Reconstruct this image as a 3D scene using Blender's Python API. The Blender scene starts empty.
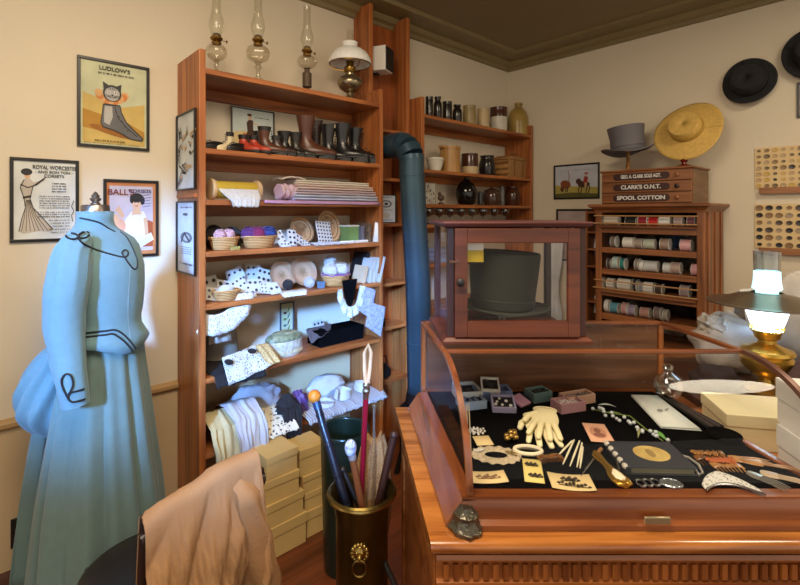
import bpy, math, random
from math import sin, cos, pi, radians, sqrt, atan2
from mathutils import Vector, Matrix, noise
from mathutils.bvhtree import BVHTree
random.seed(11)
COL = bpy.context.scene.collection
H, FP, CX, HY = 1.49, 467.0, 400.0, 212.0
YAW = radians(-42.36)
ca, sa = cos(YAW), -sin(YAW)
YA, XB, ZC = 2.36, 3.42, 2.72
def cr(r, f, z=0.0): return Vector((ca*r+sa*f, -sa*r+ca*f, z))
def W(px, py, f): return cr((px-CX)/FP*f, f, H-(py-HY)/FP*f)
def Wz(px, py, z): return W(px, py, (H-z)*FP/(py-HY))
def WY(px, py, Y):
    r = (px-CX)/FP; x = Y*(sa+ca*r)/(ca-sa*r); f = sa*x+ca*Y
    return Vector((x, Y, H-(py-HY)/FP*f))
def WX(px, py, X):
    r = (px-CX)/FP; y = X*(ca-sa*r)/(sa+ca*r); f = sa*X+ca*y
    return Vector((X, y, H-(py-HY)/FP*f))
def mpp(p): return (sa*p[0]+ca*p[1])/FP       # metres per photo pixel at a point
# ---------------------------------------------------------------- materials
def hx(s):
    c = [int(s[i:i+2], 16)/255 for i in (0, 2, 4)]
    return tuple((x/12.92 if x <= .04045 else ((x+.055)/1.055)**2.4) for x in c)+(1,)
MATS = {}
def mat(col, rough=.6, metal=0, var=.12, vs=9, bump=0, bs=80, emit=0, col2=None, stretch=(1, 1, 1), spec=None, sheen=0):
    key = (col, rough, metal, var, vs, bump, bs, emit, col2, stretch, spec, sheen)
    if key in MATS: return MATS[key]
    m = bpy.data.materials.new('m_'+col); m.use_nodes = True; nt = m.node_tree; n = nt.nodes; l = nt.links
    b = n['Principled BSDF']; b.inputs['Roughness'].default_value = rough; b.inputs['Metallic'].default_value = metal
    if spec is not None: b.inputs['Specular IOR Level'].default_value = spec
    if sheen: b.inputs['Sheen Weight'].default_value = sheen
    c = hx(col); d = hx(col2) if col2 else tuple(x*(1-2*var) for x in c[:3])+(1,)
    tc = n.new('ShaderNodeTexCoord'); mp = n.new('ShaderNodeMapping'); mp.inputs['Scale'].default_value = stretch
    l.new(tc.outputs['Object'], mp.inputs['Vector'])
    nz = n.new('ShaderNodeTexNoise'); nz.inputs['Scale'].default_value = vs; nz.inputs['Detail'].default_value = 4
    l.new(mp.outputs['Vector'], nz.inputs['Vector'])
    rp = n.new('ShaderNodeValToRGB'); rp.color_ramp.elements[0].position = .3; rp.color_ramp.elements[1].position = .65
    rp.color_ramp.elements[0].color = d; rp.color_ramp.elements[1].color = c
    l.new(nz.outputs['Fac'], rp.inputs['Fac']); l.new(rp.outputs['Color'], b.inputs['Base Color'])
    if emit:
        b.inputs['Emission Color'].default_value = c; b.inputs['Emission Strength'].default_value = emit
    if bump:
        n2 = n.new('ShaderNodeTexNoise'); n2.inputs['Scale'].default_value = bs; l.new(mp.outputs['Vector'], n2.inputs['Vector'])
        bp = n.new('ShaderNodeBump'); bp.inputs['Strength'].default_value = bump; bp.inputs['Distance'].default_value = .004
        l.new(n2.outputs['Fac'], bp.inputs['Height']); l.new(bp.outputs['Normal'], b.inputs['Normal'])
    MATS[key] = m; return m
def wood(c1, c2, axis='x', rough=.42, s=22, knots=True, coat=0):
    key = ('w', c1, c2, axis, rough, s)
    if key in MATS: return MATS[key]
    m = bpy.data.materials.new('wood_'+c1); m.use_nodes = True; nt = m.node_tree; n = nt.nodes; l = nt.links
    b = n['Principled BSDF']; b.inputs['Roughness'].default_value = rough; b.inputs['Coat Weight'].default_value = coat
    b.inputs['Coat Roughness'].default_value = .15
    tc = n.new('ShaderNodeTexCoord'); mp = n.new('ShaderNodeMapping')
    sc = {'x': (.07, 1, 1), 'y': (1, .07, 1), 'z': (1, 1, .07)}[axis]; mp.inputs['Scale'].default_value = sc
    l.new(tc.outputs['Object'], mp.inputs['Vector'])
    nz = n.new('ShaderNodeTexNoise'); nz.inputs['Scale'].default_value = s; nz.inputs['Detail'].default_value = 6
    nz.inputs['Distortion'].default_value = .9; l.new(mp.outputs['Vector'], nz.inputs['Vector'])
    rp = n.new('ShaderNodeValToRGB'); e = rp.color_ramp.elements
    e[0].position = .32; e[1].position = .62; e[0].color = hx(c2); e[1].color = hx(c1)
    l.new(nz.outputs['Fac'], rp.inputs['Fac'])
    n2 = n.new('ShaderNodeTexNoise'); n2.inputs['Scale'].default_value = 3; l.new(tc.outputs['Object'], n2.inputs['Vector'])
    mx = n.new('ShaderNodeMix'); mx.data_type = 'RGBA'; mx.blend_type = 'MULTIPLY'; mx.inputs[0].default_value = .45
    l.new(rp.outputs['Color'], mx.inputs[6]); l.new(n2.outputs['Color'], mx.inputs[7])
    r2 = n.new('ShaderNodeValToRGB'); r2.color_ramp.elements[0].color = (.5, .5, .5, 1); r2.color_ramp.elements[1].color = (1, 1, 1, 1)
    r2.color_ramp.elements[0].position = .35; r2.color_ramp.elements[1].position = .6
    l.new(n2.outputs['Fac'], r2.inputs['Fac']); l.new(r2.outputs['Color'], mx.inputs[7])
    out = mx.outputs[2]
    if knots:
        vo = n.new('ShaderNodeTexVoronoi'); vo.inputs['Scale'].default_value = 4.2; mp2 = n.new('ShaderNodeMapping')
        mp2.inputs['Scale'].default_value = tuple(.45 if a < 1 else 1 for a in sc); l.new(tc.outputs['Object'], mp2.inputs['Vector']); l.new(mp2.outputs['Vector'], vo.inputs['Vector'])
        r3 = n.new('ShaderNodeValToRGB'); r3.color_ramp.elements[0].position = .05; r3.color_ramp.elements[1].position = .09
        r3.color_ramp.elements[0].color = (.12, .06, .04, 1); r3.color_ramp.elements[1].color = (1, 1, 1, 1)
        m2 = n.new('ShaderNodeMix'); m2.data_type = 'RGBA'; m2.blend_type = 'MULTIPLY'; m2.inputs[0].default_value = .8
        l.new(vo.outputs['Distance'], r3.inputs['Fac']); l.new(out, m2.inputs[6]); l.new(r3.outputs['Color'], m2.inputs[7]); out = m2.outputs[2]
    l.new(out, b.inputs['Base Color'])
    bp = n.new('ShaderNodeBump'); bp.inputs['Strength'].default_value = .12; bp.inputs['Distance'].default_value = .003
    l.new(nz.outputs['Fac'], bp.inputs['Height']); l.new(bp.outputs['Normal'], b.inputs['Normal'])
    MATS[key] = m; return m
def glass(tint='ffffff', k=1.0, rough=.03, base=.04):
    key = ('g', tint, k, rough, base)
    if key in MATS: return MATS[key]
    m = bpy.data.materials.new('glass_'+tint); m.use_nodes = True; nt = m.node_tree; n = nt.nodes; l = nt.links
    n.remove(n['Principled BSDF']); o = n['Material Output']
    t = n.new('ShaderNodeBsdfTransparent'); t.inputs['Color'].default_value = hx(tint)
    g = n.new('ShaderNodeBsdfGlossy'); g.inputs['Roughness'].default_value = rough
    lw = n.new('ShaderNodeLayerWeight'); lw.inputs['Blend'].default_value = .35
    ma = n.new('ShaderNodeMath'); ma.operation = 'MULTIPLY_ADD'; ma.inputs[1].default_value = .55*k; ma.inputs[2].default_value = base
    l.new(lw.outputs['Facing'], ma.inputs[0])
    mx = n.new('ShaderNodeMixShader'); l.new(ma.outputs[0], mx.inputs[0]); l.new(t.outputs[0], mx.inputs[1]); l.new(g.outputs[0], mx.inputs[2])
    l.new(mx.outputs[0], o.inputs['Surface']); MATS[key] = m; return m
def lace(c1='cfccc4', c2='7f7a76', s=260):
    key = ('l', c1, c2, s)
    if key in MATS: return MATS[key]
    m = bpy.data.materials.new('lace_'+c1); m.use_nodes = True; nt = m.node_tree; n = nt.nodes; l = nt.links
    b = n['Principled BSDF']; b.inputs['Roughness'].default_value = .9
    tc = n.new('ShaderNodeTexCoord'); vo = n.new('ShaderNodeTexVoronoi'); vo.inputs['Scale'].default_value = s
    l.new(tc.outputs['Object'], vo.inputs['Vector']); rp = n.new('ShaderNodeValToRGB'); e = rp.color_ramp.elements
    e[0].position = .2; e[1].position = .38; e[0].color = hx(c2); e[1].color = hx(c1)
    l.new(vo.outputs['Distance'], rp.inputs['Fac']); l.new(rp.outputs['Color'], b.inputs['Base Color'])
    bp = n.new('ShaderNodeBump'); bp.inputs['Strength'].default_value = .5; bp.inputs['Distance'].default_value = .002
    l.new(vo.outputs['Distance'], bp.inputs['Height']); l.new(bp.outputs['Normal'], b.inputs['Normal'])
    MATS[key] = m; return m
def weave(c1, c2, s=160, axis='z', rough=.6):
    key = ('v', c1, c2, s, axis)
    if key in MATS: return MATS[key]
    m = bpy.data.materials.new('weave_'+c1); m.use_nodes = True; nt = m.node_tree; n = nt.nodes; l = nt.links
    b = n['Principled BSDF']; b.inputs['Roughness'].default_value = rough
    tc = n.new('ShaderNodeTexCoord'); wv = n.new('ShaderNodeTexWave'); wv.bands_direction = axis.upper(); wv.inputs['Scale'].default_value = s
    wv.inputs['Distortion'].default_value = 1.5; l.new(tc.outputs['Object'], wv.inputs['Vector'])
    rp = n.new('ShaderNodeValToRGB'); e = rp.color_ramp.elements; e[0].color = hx(c2); e[1].color = hx(c1); e[0].position = .15; e[1].position = .6
    l.new(wv.outputs['Fac'], rp.inputs['Fac']); l.new(rp.outputs['Color'], b.inputs['Base Color'])
    bp = n.new('ShaderNodeBump'); bp.inputs['Strength'].default_value = .5; bp.inputs['Distance'].default_value = .002
    l.new(wv.outputs['Fac'], bp.inputs['Height']); l.new(bp.outputs['Normal'], b.inputs['Normal'])
    MATS[key] = m; return m
# ---------------------------------------------------------------- mesh builder
class MB:
    def __init__(s): s.v = []; s.f = []; s.m = []; s.mats = []; s.cur = 0; s.T = Matrix.Identity(4)
    def use(s, m):
        if m not in s.mats: s.mats.append(m)
        s.cur = s.mats.index(m); return s
    def at(s, loc=(0, 0, 0), rz=0, rx=0, ry=0, sc=1):
        s.T = Matrix.Translation(loc) @ Matrix.Rotation(rz, 4, 'Z') @ Matrix.Rotation(ry, 4, 'Y') @ Matrix.Rotation(rx, 4, 'X') @ Matrix.Scale(sc, 4); return s
    def add(s, vs, fs):
        o = len(s.v); s.v += [s.T @ Vector(v) for v in vs]; s.f += [tuple(i+o for i in f) for f in fs]; s.m += [s.cur]*len(fs); return s
    def box(s, c, d):
        x, y, z = c; a, b, e = d[0]/2, d[1]/2, d[2]/2
        vs = [(x+i*a, y+j*b, z+k*e) for i in (-1, 1) for j in (-1, 1) for k in (-1, 1)]
        return s.add(vs, [(0, 1, 3, 2), (4, 6, 7, 5), (0, 4, 5, 1), (2, 3, 7, 6), (0, 2, 6, 4), (1, 5, 7, 3)])
    def bx(s, x0, x1, y0, y1, z0, z1): return s.box(((x0+x1)/2, (y0+y1)/2, (z0+z1)/2), (x1-x0, y1-y0, z1-z0))
    def rings(s, rs, c0=True, c1=True, closed=True):
        n = len(rs[0]); vs = [p for r in rs for p in r]; fs = []
        for i in range(len(rs)-1):
            for j in range(n if closed else n-1):
                k = (j+1) % n; fs.append((i*n+j, i*n+k, (i+1)*n+k, (i+1)*n+j))
        if c0: fs.append(tuple(range(n-1, -1, -1)))
        if c1: fs.append(tuple((len(rs)-1)*n+j for j in range(n)))
        return s.add(vs, fs)
    def lathe(s, prof, n=24, c=(0, 0, 0), flute=0, nf=12, sx=1, sy=1, c0=True, c1=True):
        rs = []
        for r, z in prof:
            r = max(r, 1e-5)
            rs.append([(c[0]+sx*r*(1+flute*cos(nf*2*pi*j/n))*cos(2*pi*j/n), c[1]+sy*r*(1+flute*cos(nf*2*pi*j/n))*sin(2*pi*j/n), c[2]+z) for j in range(n)])
        return s.rings(rs, c0, c1)
    def tube(s, path, r, n=8, closed=False):
        P = [Vector(p) for p in path]; R = r if isinstance(r, (list, tuple)) else [r]*len(P); rs = []; up = None
        for i, p in enumerate(P):
            if closed: t = P[(i+1) % len(P)]-P[i-1]
            else: t = P[min(i+1, len(P)-1)]-P[max(i-1, 0)]
            t.normalize()
            if up is None:
                up = Vector((0, 0, 1)) if abs(t.z) < .9 else Vector((1, 0, 0))
            u = (up-t*up.dot(t))
            if u.length < 1e-4: u = Vector((1, 0, 0)).cross(t)
            u.normalize(); w = t.cross(u); up = u
            rs.append([p+R[i]*(cos(2*pi*j/n)*u+sin(2*pi*j/n)*w) for j in range(n)])
        if closed: rs.append(rs[0]); return s.rings(rs, False, False)
        return s.rings(rs)
    def plate(s, pts, y0, y1):          # outline in XZ, thickness along Y
        n = len(pts); vs = [(p[0], y0, p[1]) for p in pts]+[(p[0], y1, p[1]) for p in pts]
        return s.add(vs, [tuple(range(n)), tuple(range(2*n-1, n-1, -1))]+[(i, n+i, n+(i+1) % n, (i+1) % n) for i in range(n)])
    def slab(s, pts, z0, z1):           # outline in XY, thickness along Z
        n = len(pts); vs = [(p[0], p[1], z0) for p in pts]+[(p[0], p[1], z1) for p in pts]
        return s.add(vs, [tuple(range(n-1, -1, -1)), tuple(range(n, 2*n))]+[(i, (i+1) % n, n+(i+1) % n, n+i) for i in range(n)])
    def grid(s, fn, nu, nv):
        vs = [fn(i/nu, j/nv) for i in range(nu+1) for j in range(nv+1)]; k = nv+1
        return s.add(vs, [(i*k+j, (i+1)*k+j, (i+1)*k+j+1, i*k+j+1) for i in range(nu) for j in range(nv)])
    def ball(s, c, r, n=16, m=10):
        if not isinstance(r, (tuple, list)): r = (r, r, r)
        return s.rings([[(c[0]+r[0]*sin(pi*(i+.01)/(m+.02))*cos(2*pi*j/n), c[1]+r[1]*sin(pi*(i+.01)/(m+.02))*sin(2*pi*j/n), c[2]-r[2]*cos(pi*(i+.01)/(m+.02))) for j in range(n)] for i in range(m+1)])
    def build(s, name, m=None, parent=None, world=False, smooth=40, bevel=0, solid=0, sub=0):
        vs = s.v
        if world and parent is not None:
            M = Matrix.Identity(4); p = parent
            while p: M = p.matrix_basis @ M; p = p.parent
            Mi = M.inverted(); vs = [Mi @ v for v in vs]
        me = bpy.data.meshes.new(name); me.from_pydata([tuple(v) for v in vs], [], s.f)
        if s.mats:
            for q in s.mats: me.materials.append(q)
            me.polygons.foreach_set('material_index', s.m)
        elif m: me.materials.append(m)
        me.validate()
        if smooth:
            me.polygons.foreach_set('use_smooth', [True]*len(me.polygons)); me.set_sharp_from_angle(angle=radians(smooth))
        me.update(); o = bpy.data.objects.new(name, me); COL.objects.link(o)
        if parent: o.parent = parent
        if solid: q = o.modifiers.new('solid', 'SOLIDIFY'); q.thickness = solid; q.offset = 0
        if bevel: q = o.modifiers.new('bevel', 'BEVEL'); q.width = bevel; q.segments = 2; q.limit_method = 'ANGLE'
        if sub: q = o.modifiers.new('sub', 'SUBSURF'); q.levels = sub; q.render_levels = sub
        return o
def bvh(mb): return BVHTree.FromPolygons([tuple(v) for v in mb.v], mb.f)
def cast(tree, px, py, lift=.002):
    d = (W(px, py, 1)-Vector((0, 0, H))).normalized(); h, nn, i, t = tree.ray_cast(Vector((0, 0, H)), d)
    return (h-d*lift) if h else None
def tag(o, label, cat, group=None):
    o['label'] = label; o['category'] = cat
    if group: o['group'] = group
    return o
def thing(name, label, cat, loc=(0, 0, 0), rz=0, group=None):
    o = bpy.data.objects.new(name, None); o.empty_display_size = .05; COL.objects.link(o); o.location = loc; o.rotation_euler = (0, 0, rz)
    return tag(o, label, cat, group)
def struct(o): o['kind'] = 'structure'; return o
def dup(root, loc, rz=None, label=None, group=None, rx=None):
    r = root.copy(); COL.objects.link(r); r.location = loc
    if rz is not None: r.rotation_euler = (0 if rx is None else rx, 0, rz)
    if label: r['label'] = label
    if group: r['group'] = group
    for ch in list(root.children):
        c = ch.copy(); COL.objects.link(c); c.parent = r
        for g in list(ch.children):
            d = g.copy(); COL.objects.link(d); d.parent = c
    return r
def text(parent, s, size, m, loc, rz=0, align='CENTER', name='lettering', flat=False, xs=1.0, rx=None, off=.012):
    cu = bpy.data.curves.new('t', 'FONT'); cu.body = s; cu.size = size; cu.extrude = .0003; cu.align_x = align; cu.align_y = 'CENTER'; cu.offset = size*off
    o = bpy.data.objects.new('t', cu); COL.objects.link(o); dg = bpy.context.evaluated_depsgraph_get()
    me = bpy.data.meshes.new_from_object(o.evaluated_get(dg)); bpy.data.objects.remove(o)
    me.materials.clear(); me.materials.append(m)
    q = bpy.data.objects.new(name, me); COL.objects.link(q); q.parent = parent; q.location = loc; q.scale = (xs, 1, 1)
    q.rotation_euler = (0 if flat else (pi/2 if rx is None else rx), 0, rz); return q
# ---------------------------------------------------------------- shared materials
PX = wood('bd743c', '85421e', 'x'); PZ = wood('bd743c', '85421e', 'z'); PY = wood('b96c34', '8a431c', 'y')
OAKX = wood('b06a34', '7b4019', 'x', rough=.3, coat=.3); OAKY = wood('b56e38', '84451c', 'y', rough=.3, coat=.3); OAKZ = wood('a9642f', '713a18', 'z', rough=.3)
MAHX = wood('6e3a26', '43201a', 'x', rough=.35, knots=False); MAHZ = wood('6e3a26', '43201a', 'z', rough=.35, knots=False)
SPX = wood('a5663c', '70401f', 'x', rough=.4, knots=False); SPZ = wood('a5663c', '70401f', 'z', rough=.4, knots=False)
BLK = mat('1c1a1a', .5); BRASS = mat('b08a48', .3, 1, .15); NICK = mat('a9a39a', .28, 1); IVORY = mat('efe4c4', .5); WHITE = mat('eeeae0', .6, var=.04)
CREAM = mat('e8d9b4', .7); PAPER = mat('e9e4d4', .8, var=.05); DGLASS = glass('ffffff', .2, .02, .008); LG = glass('fbfbf6', .9, .05, .03)
LINEN = mat('e2ddd2', .9, var=.08, bump=.3, bs=200); VELVET = mat('0e0e10', .95, var=.1, spec=0)
# ---------------------------------------------------------------- room
WALL = mat('ddd0b8', .85, var=.02, vs=3, bump=.12, bs=130); WAIN = mat('c9b08a', .8, var=.03, vs=3, bump=.1, bs=130)
CEIL = mat('8a7a58', .7, var=.06, vs=2); TRIM = mat('85754f', .45, var=.05); RAIL = mat('b79462', .45)
b = MB().use(WALL); b.bx(-3.2, XB+.1, YA, YA+.1, .67, ZC+.15); b.use(WAIN); b.bx(-3.2, XB+.1, YA, YA+.1, -.05, .67); struct(b.build('wall_back', smooth=0))
b = MB().use(WALL); b.bx(XB, XB+.1, -3.2, YA, -.05, ZC+.15); struct(b.build('wall_right', smooth=0))
b = MB(); b.bx(-3.2, XB+.1, -3.2, YA+.1, -.08, 0)
def floor_mat():
    m = wood('824527', '542a17', 'x', rough=.32, s=14, knots=False); nt = m.node_tree; n = nt.nodes; l = nt.links
    bs = n['Principled BSDF']; src = bs.inputs['Base Color'].links[0].from_socket
    br = n.new('ShaderNodeTexBrick'); br.inputs['Scale'].default_value = 1; br.inputs['Brick Width'].default_value = 1.2; br.inputs['Row Height'].default_value = .09
    br.inputs['Mortar Size'].default_value = .0015; br.inputs['Color1'].default_value = (1, 1, 1, 1); br.inputs['Color2'].default_value = (.75, .72, .7, 1); br.inputs['Mortar'].default_value = (.15, .1, .08, 1)
    tc = n.new('ShaderNodeTexCoord'); l.new(tc.outputs['Object'], br.inputs['Vector'])
    mx = n.new('ShaderNodeMix'); mx.data_type = 'RGBA'; mx.blend_type = 'MULTIPLY'; mx.inputs[0].default_value = 1
    l.new(src, mx.inputs[6]); l.new(br.outputs['Color'], mx.inputs[7]); l.new(mx.outputs[2], bs.inputs['Base Color']); return m
struct(b.build('floor', floor_mat(), smooth=0))
b = MB(); b.bx(-3.2, XB+.1, -3.2, YA+.1, ZC+.06, ZC+.16); struct(b.build('ceiling', CEIL, smooth=0))
def trimprof(name, prof, m, along, a0, a1):
    # prof: list of (out from wall, z)
    g = MB()
    if along == 'x': rs = [[(t, YA-o, z) for o, z in prof] for t in (a0, a1)]
    else: rs = [[(XB-o, t, z) for o, z in prof] for t in (a0, a1)]
    g.rings(rs); return struct(g.build(name, m, smooth=30))
cp = [(0, ZC-.02), (.025, ZC-.02), (.035, ZC), (.06, ZC+.01), (.075, ZC+.03), (.075, ZC+.04), (.22, ZC+.04), (.235, ZC+.06), (0, ZC+.06)]
trimprof('trim_1', cp, TRIM, 'x', -3.2, XB); trimprof('trim_2', [(p_, q_-.0015) for p_, q_ in cp], TRIM, 'y', -3.2, YA)
rp_ = [(0, .645), (.012, .65), (.02, .66), (.02, .675), (.012, .685), (0, .69)]
trimprof('trim_3', rp_, RAIL, 'x', -3.2, .715); trimprof('trim_4', rp_, RAIL, 'y', -3.2, .75)
bp_ = [(0, 0), (.018, 0), (.018, .085), (.01, .10), (0, .10)]
trimprof('baseboard_back', bp_, mat('5a3420', .4), 'x', -3.2, .715); trimprof('baseboard_right', bp_, mat('5a3420', .4), 'y', -3.2, .75)
p = WY(22, 530, YA); o = thing('wall_outlet', 'black electrical outlet plate low on wall behind the blue dress', 'outlet', (p.x, YA, p.z))
b = MB(); b.bx(-.035, .035, -.006, 0, -.057, .057); b.build('cover_plate', mat('241a16', .4), o, bevel=.002)
for s in (-1, 1):
    b = MB(); b.lathe([(.014, 0), (.014, .003), (.012, .004)], 16); q = b.build('socket', BLK, o); q.rotation_euler = (pi/2, 0, 0); q.location = (0, -.006, s*.02)
# ---------------------------------------------------------------- camera
cd = bpy.data.cameras.new('camera'); cam = bpy.data.objects.new('camera', cd); COL.objects.link(cam); bpy.context.scene.camera = cam
cam.location = (0, 0, H); cam.rotation_euler = (pi/2, 0, YAW); cd.sensor_width = 36; cd.lens = FP/800*36; cd.shift_y = -(292.5-HY)/800; cd.clip_start = .05
# ---------------------------------------------------------------- left shelf unit
LX0, LX1, LY = .715, 1.752, 2.065
LZ = [2.116, 1.768, 1.543, 1.317, 1.086, .764, .438]
u = thing('shelf_unit', 'tall open pine shelf unit of seven shelves holding lamps, boots, baskets and lace', 'shelf unit', (LX0, LY, 0))
def side_panel(x0, x1, y0, top, par, ox, oy, m=PZ):
    g = MB(); g.bx(x0-ox, x1-ox, y0-oy, YA-.002-oy, 0, top); return g.build('side_panel', m, par, bevel=.003, smooth=0)
side_panel(LX0, LX0+.028, LY, 2.195, u, LX0, LY); side_panel(LX1-.026, LX1, LY, 2.2, u, LX0, LY)
for z in LZ:
    g = MB(); g.bx(.028, LX1-LX0-.026, .002, YA-LY-.02, z-.024, z); g.build('shelf', PX, u, bevel=.002, smooth=0)
    g = MB(); g.bx(.028, LX1-LX0-.026, YA-LY-.02, YA-LY-.002, z-.075, z); g.build('back_rail', PX, u, bevel=.002, smooth=0)
# tall narrow unit to the ceiling
NX0, NX1, NY = 1.756, 2.094, 2.2
u = thing('tall_cupboard', 'narrow tall pine shelving rising to the ceiling behind the stovepipe', 'shelf unit', (NX0, NY, 0))
side_panel(NX0, NX0+.03, NY, ZC+.03, u, NX0, NY); side_panel(NX1-.03, NX1, NY, ZC+.03, u, NX0, NY)
g = MB(); g.bx(.03, NX1-NX0-.03, YA-NY-.02, YA-NY-.004, 0, ZC+.02); g.build('back_board', wood('b5652f', '8a441f', 'z'), u, smooth=0)
for z in (2.0, 1.70, 1.42, 1.05, .78, .45):
    g = MB(); g.bx(.03, NX1-NX0-.03, -.02, YA-NY-.02, z-.02, z); g.build('shelf', PX, u, bevel=.002, smooth=0)
# right unit
RX0, RX1, RY = 2.1, 3.395, 2.1
RZ = [2.118, 1.764, 1.54, 1.408, 1.15, .85]
u = thing('shelf_unit', 'pine shelf unit in the room corner holding crocks, jugs and glasses', 'shelf unit', (RX0, RY, 0))
side_panel(RX0, RX0+.028, RY, 2.225, u, RX0, RY); side_panel(RX1-.028, RX1, RY, 2.2, u, RX0, RY)
for z in RZ:
    g = MB(); g.bx(.028, RX1-RX0-.028, .002, YA-RY-.02, z-.022, z); g.build('shelf', PX, u, bevel=.002, smooth=0)
    g = MB(); g.bx(.028, RX1-RX0-.028, YA-RY-.02, YA-RY-.002, z-.07, z); g.build('back_rail', PX, u, bevel=.002, smooth=0)
# ---------------------------------------------------------------- framed pictures
INK = mat('2c2624', .8, var=.03)
class Art:
    def __init__(s, w, h): s.w = w; s.h = h; s.g = MB(); s.k = 0
    def P(s, u, v): return ((u-.5)*s.w, (v-.5)*s.h)
    def poly(s, pts, m):
        s.k += 1; y = -.004-.00012*s.k; s.g.use(m); q = [s.P(*p) for p in pts]
        s.g.add([(a, y, b) for a, b in q], [tuple(range(len(q)))])
    def ell(s, u, v, a, b, m, rot=0, n=18):
        A = s.h/s.w
        s.poly([(u+(a*cos(t)*cos(rot)-b*sin(t)*sin(rot)), v+(a*cos(t)*sin(rot)+b*sin(t)*cos(rot))) for t in [2*pi*i/n for i in range(n)]], m)
    def line(s, pts, m, t=.006):
        for (a, b), (c, d) in zip(pts, pts[1:]):
            L = sqrt((c-a)**2+(d-b)**2) or 1; nx, ny = -(d-b)/L*t, (c-a)/L*t
            s.poly([(a-nx, b-ny), (c-nx, d-ny), (c+nx, d+ny), (a+nx, b+ny)], m)
    def words(s, u0, u1, v, t, m):
        u = u0; s.k += 1; y = -.004-.00012*s.k; s.g.use(m)
        while u < u1:
            w = random.uniform(.008, .02); e = min(u+w, u1); tt = t*random.uniform(.6, 1)
            q = [s.P(u, v-tt/2), s.P(e, v-tt/2), s.P(e, v+tt/2), s.P(u, v+tt/2)]; s.g.add([(a, y, b) for a, b in q], [(0, 1, 2, 3)])
            u = e+random.choice((.006, .006, .02))
def picture(name, label, c, w, h, rz, art, fw=.012, fm=None, texts=(), tilt=0, cat='picture'):
    o = thing(name, label, cat, c, rz); o.rotation_euler = (tilt, 0, rz); g = MB(); W2, H2 = w/2, h/2
    for (x0, x1, z0, z1) in ((-W2, W2, H2-fw, H2), (-W2, W2, -H2, -H2+fw), (-W2, -W2+fw, -H2+fw, H2-fw), (W2-fw, W2, -H2+fw, H2-fw)):
        g.bx(x0, x1, -.012, -.001, z0, z1)
    g.build('frame', fm or mat('17130f', .35), o, smooth=0, bevel=.0015)
    A = Art(w-2*fw, h-2*fw); art(A); A.g.build('print', None, o, smooth=0)
    for t in texts: text(o, t[0], t[1], t[4] if len(t) > 4 else INK, (t[2]*A.w, -.0085, t[3]*A.h), xs=t[5] if len(t) > 5 else 1)
    return o
def bg(A, m): A.k = 0; A.poly([(0, 0), (1, 0), (1, 1), (0, 1)], m)
SH = mat('cdb06a', .8); GREY = mat('6e6e70', .8); LGREY = mat('b9b6b2', .8); ORNG = mat('d98a4e', .8); GOLD = mat('c99c3e', .7); SKIN = mat('e0b48c', .8); SKY = mat('b9c7c4', .8)
RED = mat('a8322a', .7); DBR = mat('4a2c1c', .7); GRN = mat('6f7f3c', .8); TAN = mat('c9a878', .8)
def art_boot(A):
    bg(A, mat('cfd2ae', .8)); A.poly([(.03, .02), (.97, .02), (.97, .55), (.6, .48), (.03, .62)], mat('d3b76c', .8)); A.poly([(.03, .2), (.3, .17), (.97, .1), (.97, .2), (.7, .3), (.03, .42)], mat('b98a3a', .8))
    A.ell(.52, .17, .4, .05, mat('a06a30', .8), -.15)
    for i in range(9):
        t = i/8*pi; A.ell(.46+.2*cos(t+.1)*1.0, .60-.08*sin(t)+.03, .06, .045, ORNG if i % 2 else mat('e3b27c', .8), t)
    bt = [(.33, .5), (.31, .38), (.29, .27), (.33, .22), (.45, .20), (.5, .19), (.6, .16), (.75, .10), (.93, .09), (.94, .12), (.82, .2), (.68, .3), (.6, .42), (.58, .5)]
    A.poly(bt, GREY); A.poly([(.35, .48), (.34, .38), (.34, .28), (.42, .25), (.47, .35), (.46, .48)], LGREY); A.line([(.5, .48), (.55, .35), (.68, .24), (.85, .14)], BLK, .006)
    for i in range(5): A.ell(.52+.045*i, .42-.055*i, .01, .01, BLK)
    A.line(bt+[bt[0]], BLK, .006)
    A.ell(.46, .64, .14, .10, BLK); A.ell(.46, .63, .115, .085, LGREY); A.poly([(.33, .68), (.32, .77), (.41, .73)], BLK); A.poly([(.52, .73), (.6, .76), (.59, .67)], BLK)
    for s in (-1, 1):
        A.ell(.46+s*.05, .645, .022, .018, WHITE); A.ell(.46+s*.05, .645, .01, .013, BLK)
        for k in (-1, 0, 1): A.line([(.46+s*.03, .6+.005*k), (.46+s*.13, .6+.018*k)], BLK, .002)
    A.ell(.46, .615, .016, .01, BLK); A.line([(.42, .585), (.46, .595), (.5, .585)], BLK, .003)
    for k in (-2, -1, 0, 1, 2): A.line([(.46+.03*k, .72), (.46+.025*k, .68)], BLK, .004)
    A.words(.25, .8, .87, .018, INK); A.words(.2, .66, .055, .02, INK); A.words(.05, .9, .022, .008, INK)
c = WY(115, 106, YA)
def wh(p0, p1, v0, v1, Y=YA, f=WY):
    a = f(p0, (v0+v1)/2, Y); b = f(p1, (v0+v1)/2, Y); m = f((p0+p1)/2, v0, Y); n = f((p0+p1)/2, v1, Y)
    return (a-b).length, abs(m.z-n.z), f((p0+p1)/2, (v0+v1)/2, Y)
w, h, c = wh(79, 150, 62, 149)
picture('framed_poster', 'black-framed poster of a kitten in a grey boot, highest on the wall', c, w, h, 0, art_boot, texts=(("LUDLOW'S", .024, 0, .43),))
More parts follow.
